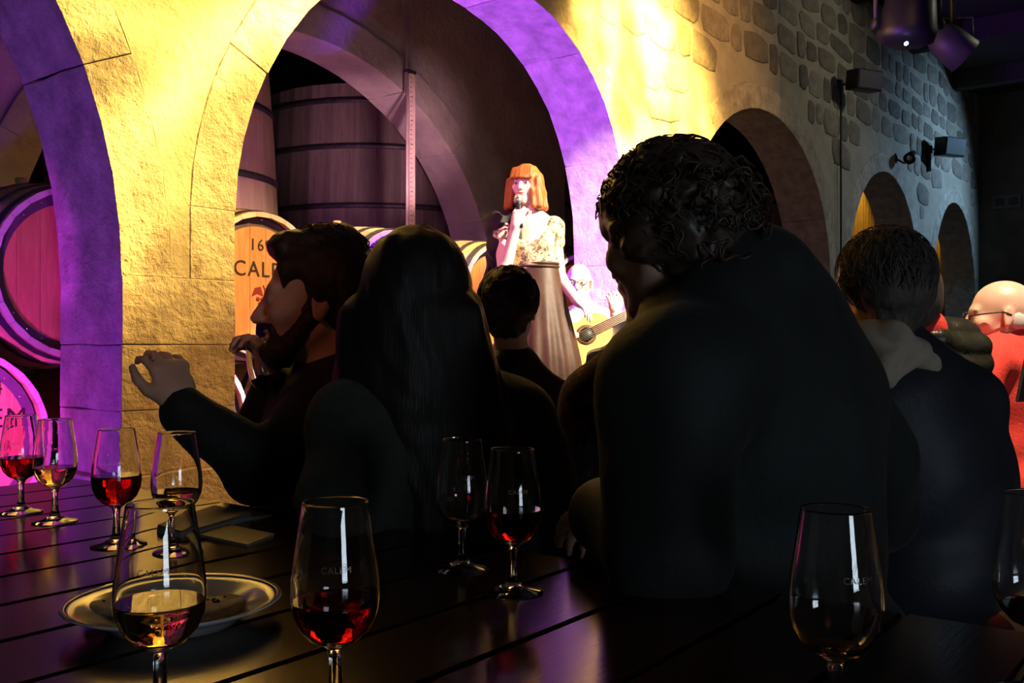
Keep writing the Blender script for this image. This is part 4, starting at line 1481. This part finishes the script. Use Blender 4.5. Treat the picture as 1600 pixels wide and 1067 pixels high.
BE = [cap((0.062, 0.005, -0.035), (0.040, 0.050, -0.088), 0.018, 0.022, k=0.02), cap((-0.062, 0.005, -0.035), (-0.040, 0.050, -0.088), 0.018, 0.022, k=0.02),
      ell((0, 0.075, -0.098), (0.046, 0.034, 0.032), k=0.02), ell((0, 0.086, -0.047), (0.030, 0.014, 0.006), k=0.008),
      cap((0.028, 0.080, -0.050), (0.034, 0.070, -0.090), 0.009, 0.012, k=0.01), cap((-0.028, 0.080, -0.050), (-0.034, 0.070, -0.090), 0.009, 0.012, k=0.01),
      ell((0, 0.108, -0.064), (0.022, 0.020, 0.011), k=0.006, sub=True)]
bs = [('c', p[1]*1.04, p[2]*1.04, p[3]*1.04, p[4]*1.04, p[5], p[6]) if p[0] == 'c' else ('e', p[1]*1.04, p[2]*1.04, p[3], 0, p[5], p[6]) for p in BE]
man.attach('beard', mesh_sdf('beard', xf(bs, man.RH, man.head), 0.005, fold_noise(8, 190, 0.0018)), 'brown_hair')
man.top('black_jacket', 0.018, 0.006, seed=4, vox=0.009,
        extra=[cap(man.neck + UPV*0.02 - man.b*0.05, man.neck + UPV*0.035 + man.b*0.02, 0.070, 0.062, k=0.03), cap(man.neck*0.5 + man.sh[0]*0.5, man.sh[0], 0.075, 0.07, k=0.03)])
man.trousers('dark_cloth'); man.shoes()

# the glass he lifts to his mouth
gp = man.hl((0.005, 0.112, -0.078))
tilt = np.array(D(0.26, 0.0, -1.0))
gl = empty('wine_glass', tuple(gp)); tag(gl, 'wine glass tipped at the lips of the bearded man', 'glass', 'tasting glasses on the plank table')
zz = -tilt; xx = np.cross((0, 1, 0), zz); xx /= np.linalg.norm(xx); yy = np.cross(zz, xx)
Mg = axes_matrix((0, 0, 0), xx, yy, zz) @ Matrix.Translation((0, 0, -0.155))
for nm, me_, mm in (('glass_body', GLASS_ME.copy(), None), ('wine', wine_mesh(0.082), 'red_wine')):
    me_.transform(Mg)
    link_mesh(nm, me_, mm, gl)

# 2 long-haired woman from behind
wo = Person('woman with long dark hair in an olive coat, seen from behind at the table', head=W(656, 480, 1.62), face=D(0.18, 1.0, 0.0), body=D(0.15, 1.0),
            sh=(W(560, 672, 1.55), W(800, 668, 1.66)), neck=W(668, 612, 1.62), pelvis=W(690, 960, 1.62), elb=(W(535, 800, 1.44), W(868, 815, 1.70)),
            wri=(W(640, 880, 1.62), W(800, 900, 1.90)), vox=0.010, build=0.98)
wo.body(False, ears=False)
wo.top('olive_coat', 0.024, 0.007, seed=9, extra=[cap(wo.neck - wo.b*0.05, wo.neck + wo.b*0.04, 0.065, k=0.03)])
HL = [ell((0, -0.016, 0.034), (0.090, 0.112, 0.102), k=0.02), ell((0, -0.055, -0.06), (0.092, 0.070, 0.12), k=0.03)]
for i in range(9):
    u = (i - 4) / 4
    x0 = u * 0.085
    HL += [cap((x0, -0.055 - 0.03 * (1 - u*u), -0.02), (x0 * 1.35 + 0.015, -0.070 - 0.030 * (1 - u*u), -0.20), 0.036, 0.034, k=0.02),
           cap((x0 * 1.35 + 0.015, -0.070 - 0.030 * (1 - u*u), -0.20), (x0 * 1.45 + 0.05, -0.105 - 0.02 * (1 - u*u), -0.40), 0.034, 0.018, k=0.02)]
HL += [cap((0.088, -0.02, 0.0), (0.128, -0.02, -0.16), 0.024, 0.026, k=0.02), cap((0.128, -0.02, -0.16), (0.185, -0.04, -0.27), 0.026, 0.016, k=0.02),
       cap((-0.078, -0.01, 0.0), (-0.090, -0.02, -0.18), 0.022, 0.024, k=0.02), cap((-0.090, -0.02, -0.18), (-0.095, -0.05, -0.30), 0.022, 0.016, k=0.02)]
HL += [ell((0, 0.15, -0.05), (0.075, 0.11, 0.11), k=0.02, sub=True)]
wo.hair(HL, 'black_hair', 0.008, fold_noise(21, 110, 0.0022, (1, 1, 0.08)))
wo.trousers('dark_cloth'); wo.shoes()

# 3 short-haired guest in front of the singer
p3 = Person('short-haired guest right below the singer, seen from behind', head=W(797, 482, 3.0), face=D(0.25, 1.0, 0.12), body=D(0.25, 1.0), vox=0.011, hs=0.96, build=0.92,
            sh=(W(745, 640, 3.0), W(862, 630, 3.05)), neck=W(803, 575, 3.02), pelvis=W(808, 800, 3.0))
p3.body(False)
p3.hair(short_cap(0.020, -0.06, True), 'brown_hair', 0.007, fold_noise(31, 120, 0.004), strands_on_cap(220, 0.06, 33, 0.004, rad=(0.097, 0.116, 0.104), lift=0.004), 0.002)
p3.top('black_jacket', 0.020, 0.007, seed=12, extra=[cap(p3.neck - p3.b*0.05, p3.neck + p3.b*0.04, 0.066, k=0.03)])
p3.trousers('dark_cloth'); p3.shoes()

# 4 a head glimpsed behind the bearded man
p4 = Person('guest whose hair shows just above the bearded man', head=W(530, 408, 3.3), face=D(-0.2, 1.0), body=D(-0.1, 1.0), vox=0.012, hs=0.98)
p4.body(True)
p4.hair(short_cap(0.012), 'brown_hair', 0.008, fold_noise(41, 140, 0.002))
p4.top('dark_cloth', 0.016, 0.006, seed=14)
p4.trousers('dark_cloth'); p4.shoes()

# 5 big curly-haired man turned away in the right foreground
cm = Person('large curly-haired man in a dark hooded jacket, his back to the camera', head=W(1040, 366, 1.34), face=D(-0.62, 0.78, -0.20), body=D(-0.62, 0.78), hs=0.93, build=1.20,
            up=D(-0.20, 0.10, 1.0), sh=(W(1062, 600, 1.20), W(1262, 566, 1.56)), neck=W(1100, 470, 1.37), pelvis=W(1235, 985, 1.45),
            elb=(W(1050, 870, 1.11), W(1370, 800, 1.72)), wri=(W(945, 800, 1.30), W(1180, 830, 1.85)), vox=0.008)
cm.body(True, jaw=1.05)
CC = short_cap(0.016, -0.062)
r_ = np.random.RandomState(5)
for i in range(60):
    v = r_.normal(size=3); v /= np.linalg.norm(v)
    if v[1] > 0.35 or v[2] < -0.75: continue
    q = np.array((0, -0.022, 0.022)) + v * np.array((0.088, 0.108, 0.098))
    CC.append(ell(q, np.array((0.019, 0.019, 0.015)) * r_.uniform(0.6, 1.1), k=0.010))
CC += [ell((0.080, -0.018, -0.005), (0.022, 0.034, 0.042), k=0.015), ell((-0.080, -0.018, -0.005), (0.022, 0.034, 0.042), k=0.015)] + FACE_CUT
cm.hair(CC, 'curly_hair', 0.006, fold_noise(51, 140, 0.0035),
        strands_on_cap(460, 0.055, 52, 0.006, rad=(0.094, 0.112, 0.102), c=(0, -0.020, 0.030), zmin=-0.8, lift=0.003, steps=11, maxl=1.09) +
        strands_on_cap(110, 0.045, 53, 0.009, rad=(0.098, 0.120, 0.100), c=(0, -0.034, 0.005), zmin=-0.7, face=-0.4, lift=0.010, steps=11, maxl=1.16), 0.0027)
hood = [cap(cm.neck - cm.b*0.06 + UPV*0.02, cm.neck + cm.b*0.03 + UPV*0.0, 0.085, 0.07, k=0.03),
        cap(W(1165, 436, 1.34), W(1238, 480, 1.42), 0.068, 0.058, k=0.04), cap(W(1120, 470, 1.27), W(1190, 520, 1.28), 0.06, 0.05, k=0.04),
        ell(W(1215, 650, 1.42), (0.19, 0.15, 0.22), cm.RT(), k=0.06), cap(cm.sh[1], W(1365, 705, 1.66), 0.080, 0.07, k=0.04)]
cm.top('soft_shell', 0.026, 0.009, seed=17, extra=hood, freq=20)
cm.trousers('dark_cloth'); cm.shoes()

# 6 guest in a flowered top half hidden by him
p6 = Person('guest in a dark flowered top, mostly hidden left of the curly-haired man', head=W(1015, 432, 2.3), face=D(-0.2, 1.0), body=D(-0.15, 1.0), vox=0.012, hs=0.94, build=0.92,
            sh=(W(925, 625, 2.28), W(1065, 610, 2.35)), neck=W(1000, 560, 2.32), pelvis=W(1000, 850, 2.3), elb=(W(900, 720, 2.25), None))
p6.body(False)
p6.hair(short_cap(0.016), 'brown_hair', 0.008)
p6.top('flower_print', 0.022, 0.007, seed=19, name='blouse')
p6.trousers('dark_cloth'); p6.shoes()

# 7 grey-haired guest with the beige hood
p7 = Person('grey-haired guest in a navy jacket with a beige hood', head=W(1376, 452, 2.02), face=D(-0.30, 1.0, 0.0), body=D(-0.25, 1.0), hs=0.90, build=1.12, vox=0.009,
            sh=(W(1300, 640, 1.95), W(1500, 640, 2.10)), neck=W(1392, 545, 2.05), pelvis=W(1450, 900, 2.1), elb=(W(1270, 800, 1.9), W(1552, 800, 2.15)),
            wri=(None, W(1500, 850, 2.4)))
p7.body(True)
p7.hair(short_cap(0.022, -0.075), 'grey_hair', 0.006, fold_noise(61, 150, 0.0022, (1, 1, 0.2)),
        strands_on_cap(700, 0.075, 62, 0.002, rad=(0.099, 0.118, 0.106), flow=(0, -0.4, -0.9), zmin=-0.45, lift=0.004, maxl=1.07), 0.0014)
p7.top('navy_jacket', 0.026, 0.008, seed=23, freq=18)
HD = [cap(W(1318, 528, 2.00), W(1396, 522, 1.93), 0.026, 0.030, k=0.015), cap(W(1398, 524, 1.925), W(1446, 566, 1.96), 0.028, 0.026, k=0.012),
      cap(W(1446, 566, 1.96), W(1462, 592, 2.0), 0.024, 0.018, k=0.015),
      cap(W(1330, 545, 1.97), W(1382, 588, 1.90), 0.030, 0.018, k=0.015), cap(W(1352, 530, 1.95), W(1384, 560, 1.905), 0.032, 0.024, k=0.015),
      cap(W(1402, 535, 1.915), W(1388, 594, 1.90), 0.018, 0.014, k=0.008), cap(W(1426, 560, 1.93), W(1392, 596, 1.90), 0.022, 0.012, k=0.008),
      cap(W(1318, 528, 2.00), W(1312, 560, 2.05), 0.028, 0.028, k=0.02)]
p7.attach('hood', mesh_sdf('hood', HD, 0.007, fold_noise(24, 60, 0.004)), 'beige_hood')
p7.trousers('dark_cloth'); p7.shoes()

# 8 puffer jacket
p8 = Person('guest in a shiny black quilted jacket with a red collar, behind the grey-haired guest', head=W(1408, 470, 2.75), face=D(-0.4, 1.0), body=D(-0.35, 1.0), vox=0.010, build=1.08, skin='pink_skin',
            sh=(W(1370, 596, 2.7), W(1486, 556, 2.82)), neck=W(1422, 540, 2.78), pelvis=W(1450, 800, 2.8), elb=(None, W(1522, 680, 2.95)))
p8.body(True)
p8.hair(short_cap(0.010), 'grey_hair', 0.008)
def quilt(P):
    return 0.010 * np.abs(np.sin(P[:, 2] * 48 + 1.2 * np.sin(P[:, 0] * 9))) * -1 + 0.004 * np.sin(P[:, 0] * 60) * np.sin(P[:, 1] * 55)
p8.top('puffer', 0.036, 0, seed=25, disp=quilt, vox=0.008, extra=[cap(W(1452, 530, 2.72), W(1490, 556, 2.80), 0.052, 0.054, k=0.03)])
p8.attach('collar', mesh_sdf('collar', [cap(p8.neck - p8.b*0.05 + UPV*0.045, p8.neck + p8.b*0.04 + UPV*0.05, 0.066, k=0.02), cap(p8.neck + p8.r*0.03 + UPV*0.03, p8.neck + p8.r*0.04 + UPV*0.01, 0.03, k=0.02)], 0.009), 'red_wool')
p8.trousers('dark_cloth'); p8.shoes()

# 9 bald man in red
p9 = Person('bald man with glasses in a bright red sweater at the right edge', head=W(1562, 494, 3.35), face=D(-1.0, 0.35, -0.05), body=D(-0.45, 0.9), vox=0.008, build=1.08, hs=1.05, skin='pink_skin',
            sh=(W(1535, 572, 3.2), W(1655, 560, 3.5)), neck=W(1580, 545, 3.36), pelvis=W(1590, 770, 3.36), elb=(W(1512, 690, 3.12), None), wri=(W(1560, 690, 3.3), None))
p9.body(True)
p9.top('red_wool', 0.020, 0.006, seed=27, name='sweater', extra=[cap(p9.neck - p9.b*0.03 + UPV*0.02, p9.neck + p9.b*0.03 + UPV*0.015, 0.066, k=0.02)])
p9.attach('hair', mesh_sdf('hair', xf([ell((0, -0.075, -0.035), (0.066, 0.034, 0.030), k=0.02), ell((0.07, -0.045, -0.02), (0.014, 0.03, 0.03), k=0.02), ell((-0.07, -0.045, -0.02), (0.014, 0.03, 0.03), k=0.02)], p9.RH, p9.head), 0.008), 'white_hair')
def glasses(P):
    m = MB()
    h = P.hl
    for s in (1, -1):
        c = np.array((s*0.033, 0.104, 0.0))
        m.tube([tuple(h(c + np.array((0.025*math.cos(a), -0.006*math.cos(a)*s, 0.018*math.sin(a))))) for a in np.linspace(0, 2*math.pi, 15)], 0.0022*P.hs, 6, cap=False)
        m.tube([tuple(h((s*0.058, 0.098, 0.004))), tuple(h((s*0.079, 0.06, 0.008))), tuple(h((s*0.084, 0.0, 0.012))), tuple(h((s*0.082, -0.025, 0.0)))], 0.0024*P.hs, 6)
    m.tube([tuple(h((0.010, 0.106, 0.004))), tuple(h((0, 0.110, 0.006))), tuple(h((-0.010, 0.106, 0.004)))], 0.002*P.hs, 6)
    return P.attach('eyeglasses', m.mesh('eyeglasses'), 'black_plastic')
glasses(p9)
p9.trousers('dark_cloth'); p9.shoes()
# phone in his hand
ph = empty('phone', tuple(W(1604, 592, 3.05))); tag(ph, 'phone in a pale case held up at the right edge', 'phone')
MP = Matrix.Rotation(-math.atan2(CA, SA) + 0.6, 4, 'Z') @ Matrix.Rotation(0.2, 4, 'X')
MB().box((-0.036, -0.005, -0.075), (0.036, 0.005, 0.075), 0.004, MP).build('case', 'grey_plastic', ph)
MB().box((-0.032, -0.0062, -0.068), (0.032, -0.0052, 0.068), 0.0, MP).build('screen', 'black_plastic', ph)

for P_, lab in ((p3, 'wooden stool under the short-haired guest'), (p4, 'wooden stool under the guest behind the bearded man'), (p6, 'wooden stool under the guest in the flowered top'),
                (p7, 'wooden stool under the guest with the beige hood'), (p8, 'wooden stool under the quilted jacket guest'), (p9, 'wooden stool under the man in red')):
    stool(P_.pel, lab)

# ------------------------------------------------------------------ the singer
ds = 5.2
sg = Person('woman singer with a red bob and lace top singing into a microphone', head=W(822, 290, ds), face=D(-0.38, -1.0, 0.03), body=D(-0.12, -1.0), ground=STG, seated=False, hs=0.93, build=0.86,
            pelvis=W(838, 462, ds), neck=W(828, 335, ds), sh=(W(864, 356, ds - 0.01), W(781, 352, ds + 0.03)), skin='pale_skin', vox=0.006,
            elb=(W(873, 432, ds + 0.02), W(790, 418, ds - 0.12)), wri=(W(900, 468, ds - 0.10), W(812, 350, ds - 0.22)), group='performers on the stage')
sg.pel[2] = STG + 0.93
sg.hands[0] = hand_prims(sg.wri[0], D(0.55, -0.3, -0.55), D(-0.4, 0.2, -0.8), -1, 0.35, s=0.92)
mic_top = sg.hl((0.004, 0.124, -0.092)); mic_dir = D(0.10, -0.35, -1.0)
mic_grip = mic_top + mic_dir * 0.085
sg.wri[1] = mic_grip + D(-0.25, -0.2, -1.0) * 0.075
sg.elb[1] = W(789, 420, ds - 0.10)
sg.hands[1] = hand_prims(sg.wri[1], D(0.25, 0.10, 1.0), D(0.35, 0.9, 0.1), 1, 0.95, s=0.92, thumb=0.5)
sg.body(False)
sg.eyes()
sg.attach('lips', mesh_sdf('lips', xf([ell(np.array((0, 0.094, -0.0575))*0.93, (0.021, 0.009, 0.005), k=0.003), ell(np.array((0, 0.093, -0.069))*0.93, (0.018, 0.009, 0.006), k=0.003)], sg.RH, sg.head), 0.003), 'lip')
BOB = [ell((0, -0.014, 0.034), (0.086, 0.106, 0.096), k=0.02)]
for i in range(15):
    a = -2.45 + 4.9 * i / 14
    x, y = 0.088 * math.sin(a), -0.018 - 0.098 * math.cos(a)
    BOB += [cap((x*0.82, y*0.82, 0.045), (x*1.02, y*1.0, -0.04), 0.022, 0.020, k=0.02), cap((x*1.02, y*1.0, -0.04), (x*1.26, y*1.10, -0.128), 0.020, 0.017, k=0.02)]
BOB += [cap((0.085, 0.050, 0.02), (0.098, 0.040, -0.125), 0.020, 0.024, k=0.015), cap((-0.085, 0.050, 0.02), (-0.098, 0.040, -0.125), 0.020, 0.024, k=0.015)]
BOB += [ell((0, 0.132, -0.075), (0.066, 0.100, 0.108), k=0.008, sub=True), ell((0, 0.04, -0.12), (0.060, 0.08, 0.09), k=0.01, sub=True)]
BOB += [cap((x*0.9, 0.064 + 0.010*(1 - abs(x)/0.06), 0.088), (x*1.05, 0.094 + 0.008*(1 - abs(x)/0.06) - 0.25*abs(x)*0.3, 0.030), 0.012, 0.009, k=0.008) for x in np.linspace(-0.058, 0.058, 9)]
sg.hair(BOB, 'red_hair', 0.005, fold_noise(71, 150, 0.0014, (1, 1, 0.1)))
# lace bodice
R_ = sg.RT()
waist = sg.pel + UPV * 0.13
ch = sg.neck * 0.52 + sg.pel * 0.48
P = [ell(ch + UPV*0.005, (0.140, 0.112, 0.15), R_, k=0.04), ell(waist, (0.118, 0.095, 0.13), R_, k=0.04),
     ell(ch + sg.b*0.070 + sg.r*0.060 + UPV*0.05, (0.055, 0.050, 0.055), R_, k=0.03), ell(ch + sg.b*0.070 - sg.r*0.060 + UPV*0.05, (0.055, 0.050, 0.055), R_, k=0.03),
     cap(sg.sh[0] - sg.b*0.0, sg.sh[0]*0.72 + sg.elb[0]*0.28, 0.058, 0.056, k=0.02), cap(sg.sh[0]*0.85 + ch*0.15, sg.sh[0], 0.056, 0.058, k=0.03),
     cap(sg.sh[1], sg.sh[1]*0.72 + sg.elb[1]*0.28, 0.058, 0.056, k=0.02), cap(sg.sh[1]*0.85 + ch*0.15, sg.sh[1], 0.056, 0.058, k=0.03),
     ell(sg.neck + sg.b*0.10 - UPV*0.04, (0.105, 0.10, 0.115), R_, k=0.01, sub=True), ell(sg.neck + UPV*0.02, (0.085, 0.09, 0.08), R_, k=0.01, sub=True)]
sg.attach('lace_bodice', mesh_sdf('lace_bodice', P, 0.007, fold_noise(72, 90, 0.001)), 'lace')
# pleated skirt
def skirt():
    n, k = 144, 22
    top = sg.pel + UPV * 0.15
    v, f = [], []
    for j in range(k):
        u = j / (k - 1)
        z = top[2] + (STG + 0.02 - top[2]) * u
        a0 = 0.118 + 0.13 * min(1, u * 2.2) ** 0.8 * 0.45 + 0.16 * u ** 1.2
        b0 = 0.098 + 0.13 * min(1, u * 2.2) ** 0.8 * 0.50 + 0.16 * u ** 1.2
        for i in range(n):
            t = 2 * math.pi * i / n
            am = 0.024 * min(1, max(0, (u - 0.06) * 3))
            q = 1 + am * math.sin(t * 17 + 0.8 * math.sin(t * 3)) * (0.6 + u) + am * 0.7 * math.sin(t * 7 + 1 + u)
            c = top * (1 - u) + np.array((sg.pel[0], sg.pel[1], 0)) * u
            w = np.array((c[0], c[1], 0)) + sg.r * (a0 * q * math.cos(t)) + sg.b * (b0 * q * math.sin(t))
            v.append((w[0], w[1], z))
    for j in range(k - 1):
        for i in range(n):
            f.append((j*n+i, (j+1)*n+i, (j+1)*n+(i+1) % n, j*n+(i+1) % n))
    return pymesh('skirt', v, f, True)
sg.attach('skirt', skirt(), 'black_satin')
m = MB()
tw = sg.pel + UPV * 0.145
for z, rr in ((0.0, 0.0),):
    pts = [tuple(tw + sg.r * 0.122*math.cos(t) + sg.b*0.101*math.sin(t)) for t in np.linspace(0, 2*math.pi, 41)]
    m.tube(pts, 0.009, 8, cap=False)
    m.tube([(p[0], p[1], p[2] + 0.016) for p in pts], 0.008, 8, cap=False)
sg.attach('waistband', m.mesh('waistband'), 'black_satin')
# shawl over the right shoulder and arm, with fringe
S1, E1 = sg.sh[1], sg.elb[1]
drop = S1 + np.array((0, 0, -0.32)) - sg.b*0.06 + sg.r*0.05
P = [cap(sg.neck + sg.r*0.055 - sg.b*0.03, S1 + UPV*0.012, 0.045, 0.066, k=0.03), cap(S1 + sg.r*0.012, S1*0.4 + E1*0.6 + sg.r*0.025 - sg.b*0.03, 0.066, 0.062, k=0.03),
     cap(S1 - sg.b*0.03, drop, 0.058, 0.050, k=0.04), cap(sg.neck - sg.b*0.07 - UPV*0.03, S1 - sg.b*0.06 - UPV*0.05, 0.04, 0.05, k=0.03),
     cap(sg.neck + sg.r*0.06 + sg.b*0.03 - UPV*0.02, ch + sg.r*0.085 + sg.b*0.08 + UPV*0.06, 0.034, 0.030, k=0.03)]
sg.attach('shawl', mesh_sdf('shawl', P, 0.008, fold_noise(74, 55, 0.005)), 'black_shawl')
ln = []
for i in range(70):
    a = random.uniform(0, 1)
    p0 = (S1*0.45 + E1*0.55) * (1 - a) + drop * a + sg.r * random.uniform(-0.01, 0.06) + sg.b * random.uniform(-0.05, 0.03)
    L = random.uniform(0.14, 0.24)
    ln.append([tuple(p0 + np.array((random.uniform(-.01, .01) * t, random.uniform(-.01, .01) * t, -L * t))) for t in np.linspace(0, 1, 5)])
sg.attach('fringe', strand_mesh('fringe', ln, 0.0035, 0.0015), 'black_shawl')
sg.shoes()
# microphone
mc = empty('microphone', tuple(mic_grip)); tag(mc, 'handheld microphone with pale mesh head held by the singer', 'microphone')
zz = -mic_dir; xx = np.cross((1, 0, 0.2), zz); xx /= np.linalg.norm(xx); yy = np.cross(zz, xx)
Mm = axes_matrix((0, 0, 0), xx, yy, zz)
MB().lathe([(0.0001, -0.09), (0.011, -0.09), (0.012, -0.06), (0.016, 0.045), (0.020, 0.050), (0.0001, 0.052)], 18, M=Mm).build('handle', 'black_plastic', mc)
MB().lathe([(0.0001, 0.048), (0.018, 0.050), (0.0245, 0.064), (0.0255, 0.078), (0.021, 0.094), (0.011, 0.103), (0.0001, 0.105)], 20, M=Mm).build('mesh_head', 'mic_mesh', mc)
MB().lathe([(0.0250, 0.069), (0.0268, 0.070), (0.0268, 0.075), (0.0255, 0.076)], 20, M=Mm).build('band', 'steel', mc)

# ------------------------------------------------------------------ the guitarist, his chair and guitar
dg_ = 5.95
gt = Person('bald guitarist with glasses and a white shirt sitting behind the singer', head=W(904, 442, dg_), face=D(-0.18, -1.0, -0.05), body=D(-0.30, -1.0), ground=STG, hs=1.0, build=0.96,
            pelvis=W(915, 600, dg_ + 0.12), neck=W(913, 486, dg_ + 0.05), skin='pale_skin', vox=0.008, seat_h=0.36,
            sh=(W(958, 505, dg_ + 0.02), W(866, 505, dg_ + 0.06)), elb=(W(985, 560, dg_ - 0.08), W(850, 560, dg_ - 0.05)), wri=(W(962, 490, dg_ - 0.30), W(893, 520, dg_ - 0.33)), group='performers on the stage')
gt.hands[0] = hand_prims(gt.wri[0], D(-0.1, -0.3, 0.8), D(-0.3, 0.9, 0.2), 1, 0.8)
gt.hands[1] = hand_prims(gt.wri[1], D(0.7, -0.2, -0.5), D(0.1, 0.9, -0.1), -1, 0.5)
gt.body(True)
gt.eyes()
glasses(gt)
gt.attach('hair', mesh_sdf('hair', xf([ell((0, -0.075, -0.02), (0.068, 0.034, 0.035), k=0.02), ell((0.074, -0.04, 0.0), (0.012, 0.03, 0.03), k=0.02), ell((-0.074, -0.04, 0.0), (0.012, 0.03, 0.03), k=0.02)], gt.RH, gt.head), 0.008), 'white_hair')
gt.top('white_shirt', 0.014, 0.005, seed=81, name='shirt', extra=[cap(gt.neck - gt.b*0.03 + UPV*0.02, gt.neck + gt.b*0.03 + UPV*0.012, 0.062, k=0.02)])
Rg = gt.RT()
chg = gt.neck*0.58 + gt.pel*0.42
gt.attach('waistcoat', mesh_sdf('waistcoat', [ell(chg - UPV*0.03, (0.172, 0.134, 0.17), Rg, k=0.04), ell(gt.neck*0.3 + gt.pel*0.7, (0.168, 0.140, 0.16), Rg, k=0.04),
           ell(gt.neck + gt.b*0.13 - UPV*0.09, (0.05, 0.08, 0.14), Rg, k=0.01, sub=True)], 0.010, fold_noise(82, 40, 0.003)), 'dark_cloth')
gt.trousers('beige_trousers'); gt.shoes()
# guitar
gc = W(898, 532, dg_ - 0.36)
gx = D(0.86, 0.05, 0.42); gy = -D(-0.20, -1.0, 0.10); gy = gy - gx * (gy @ gx); gy /= np.linalg.norm(gy); gz = np.cross(gx, gy)
MG = axes_matrix((0, 0, 0), gx, gy, gz)
gu = empty('acoustic_guitar', tuple(gc)); tag(gu, 'orange classical guitar played behind the singer', 'guitar')
outl = []
for i in range(48):
    t = 2 * math.pi * i / 48
    x = 0.235 * math.cos(t)
    w = 0.170 if x < 0 else 0.135
    waist_ = 1 - 0.30 * math.exp(-((x - 0.055) / 0.07) ** 2)
    outl.append((x, math.copysign(abs(math.sin(t)) ** 0.75, math.sin(t)) * w * waist_))
MB().prism(outl, 0.0, 0.09, MG).build('body', 'rosewood', gu)
MB().prism([(x*0.985, z*0.985) for x, z in outl], -0.004, 0.002, MG).build('soundboard', 'spruce', gu)
RX = Matrix.Rotation(math.pi/2, 4, 'X')
MB().lathe([(0.0001, 0.0), (0.043, 0.0), (0.043, 0.002), (0.0001, 0.002)], 24, M=MG @ Matrix.Translation((0.075, -0.005, 0)) @ RX).build('sound_hole', 'black_plastic', gu)
MB().lathe([(0.045, 0.0), (0.060, 0.0), (0.060, 0.002), (0.045, 0.002)], 24, M=MG @ Matrix.Translation((0.075, -0.0045, 0)) @ RX).build('rosette', 'rosewood', gu)
MB().box((-0.13, -0.014, -0.085), (-0.105, -0.004, 0.085), 0.002, MG).build('bridge', 'rosewood', gu)
MB().box((0.20, -0.006, -0.027), (0.63, 0.022, 0.027), 0.004, MG).build('neck', 'rosewood', gu)
MB().box((0.12, -0.011, -0.027), (0.625, -0.005, 0.027), 0.0, MG).build('fingerboard', 'rosewood', gu)
fr = MB()
for k in range(17):
    x = 0.625 - 0.65 * (1 - 2 ** (-k / 12.0))
    fr.box((x - 0.001, -0.0125, -0.026), (x + 0.001, -0.0108, 0.026), 0, MG)
fr.build('frets', 'steel', gu)
MB().prism([(0.625, -0.027), (0.65, -0.038), (0.81, -0.034), (0.81, 0.034), (0.65, 0.038), (0.625, 0.027)], 0.0, 0.018, MG).build('headstock', 'rosewood', gu)
for k in range(6):
    z = -0.021 + 0.0084 * k
    MB().tube([MG @ Vector((-0.118, -0.016, z * 1.3)), MG @ Vector((0.63, -0.014, z))], 0.0012, 5).build('string', 'string', gu)
    MB().tube([MG @ Vector((0.67 + 0.045*(k % 3), 0.01, -0.055 if k < 3 else 0.055)), MG @ Vector((0.67 + 0.045*(k % 3), 0.01, -0.03 if k < 3 else 0.03))], 0.006, 6).build('tuning_peg', 'string', gu)
# his chair
ch_ = empty('stage_chair', (gt.pel[0], gt.pel[1], STG), math.atan2(gt.b[1], gt.b[0])); tag(ch_, 'orange wooden chair under the guitarist', 'chair')
MB().box((-0.20, -0.20, 0.325), (0.22, 0.20, 0.36), 0.006).build('seat', 'chair_paint', ch_)
for x in (-0.19, 0.18):
    for y in (-0.19, 0.16):
        MB().box((x, y, 0), (x + 0.03, y + 0.03, 0.325), 0.003).build('leg', 'chair_paint', ch_)
for y in (-0.19, 0.16):
    MB().box((-0.22, y, 0.36), (-0.19, y + 0.03, 0.80), 0.003).build('back_post', 'chair_paint', ch_)
for z in (0.52, 0.66):
    MB().box((-0.215, -0.16, z), (-0.195, 0.16, z + 0.06), 0.003).build('back_slat', 'chair_paint', ch_)
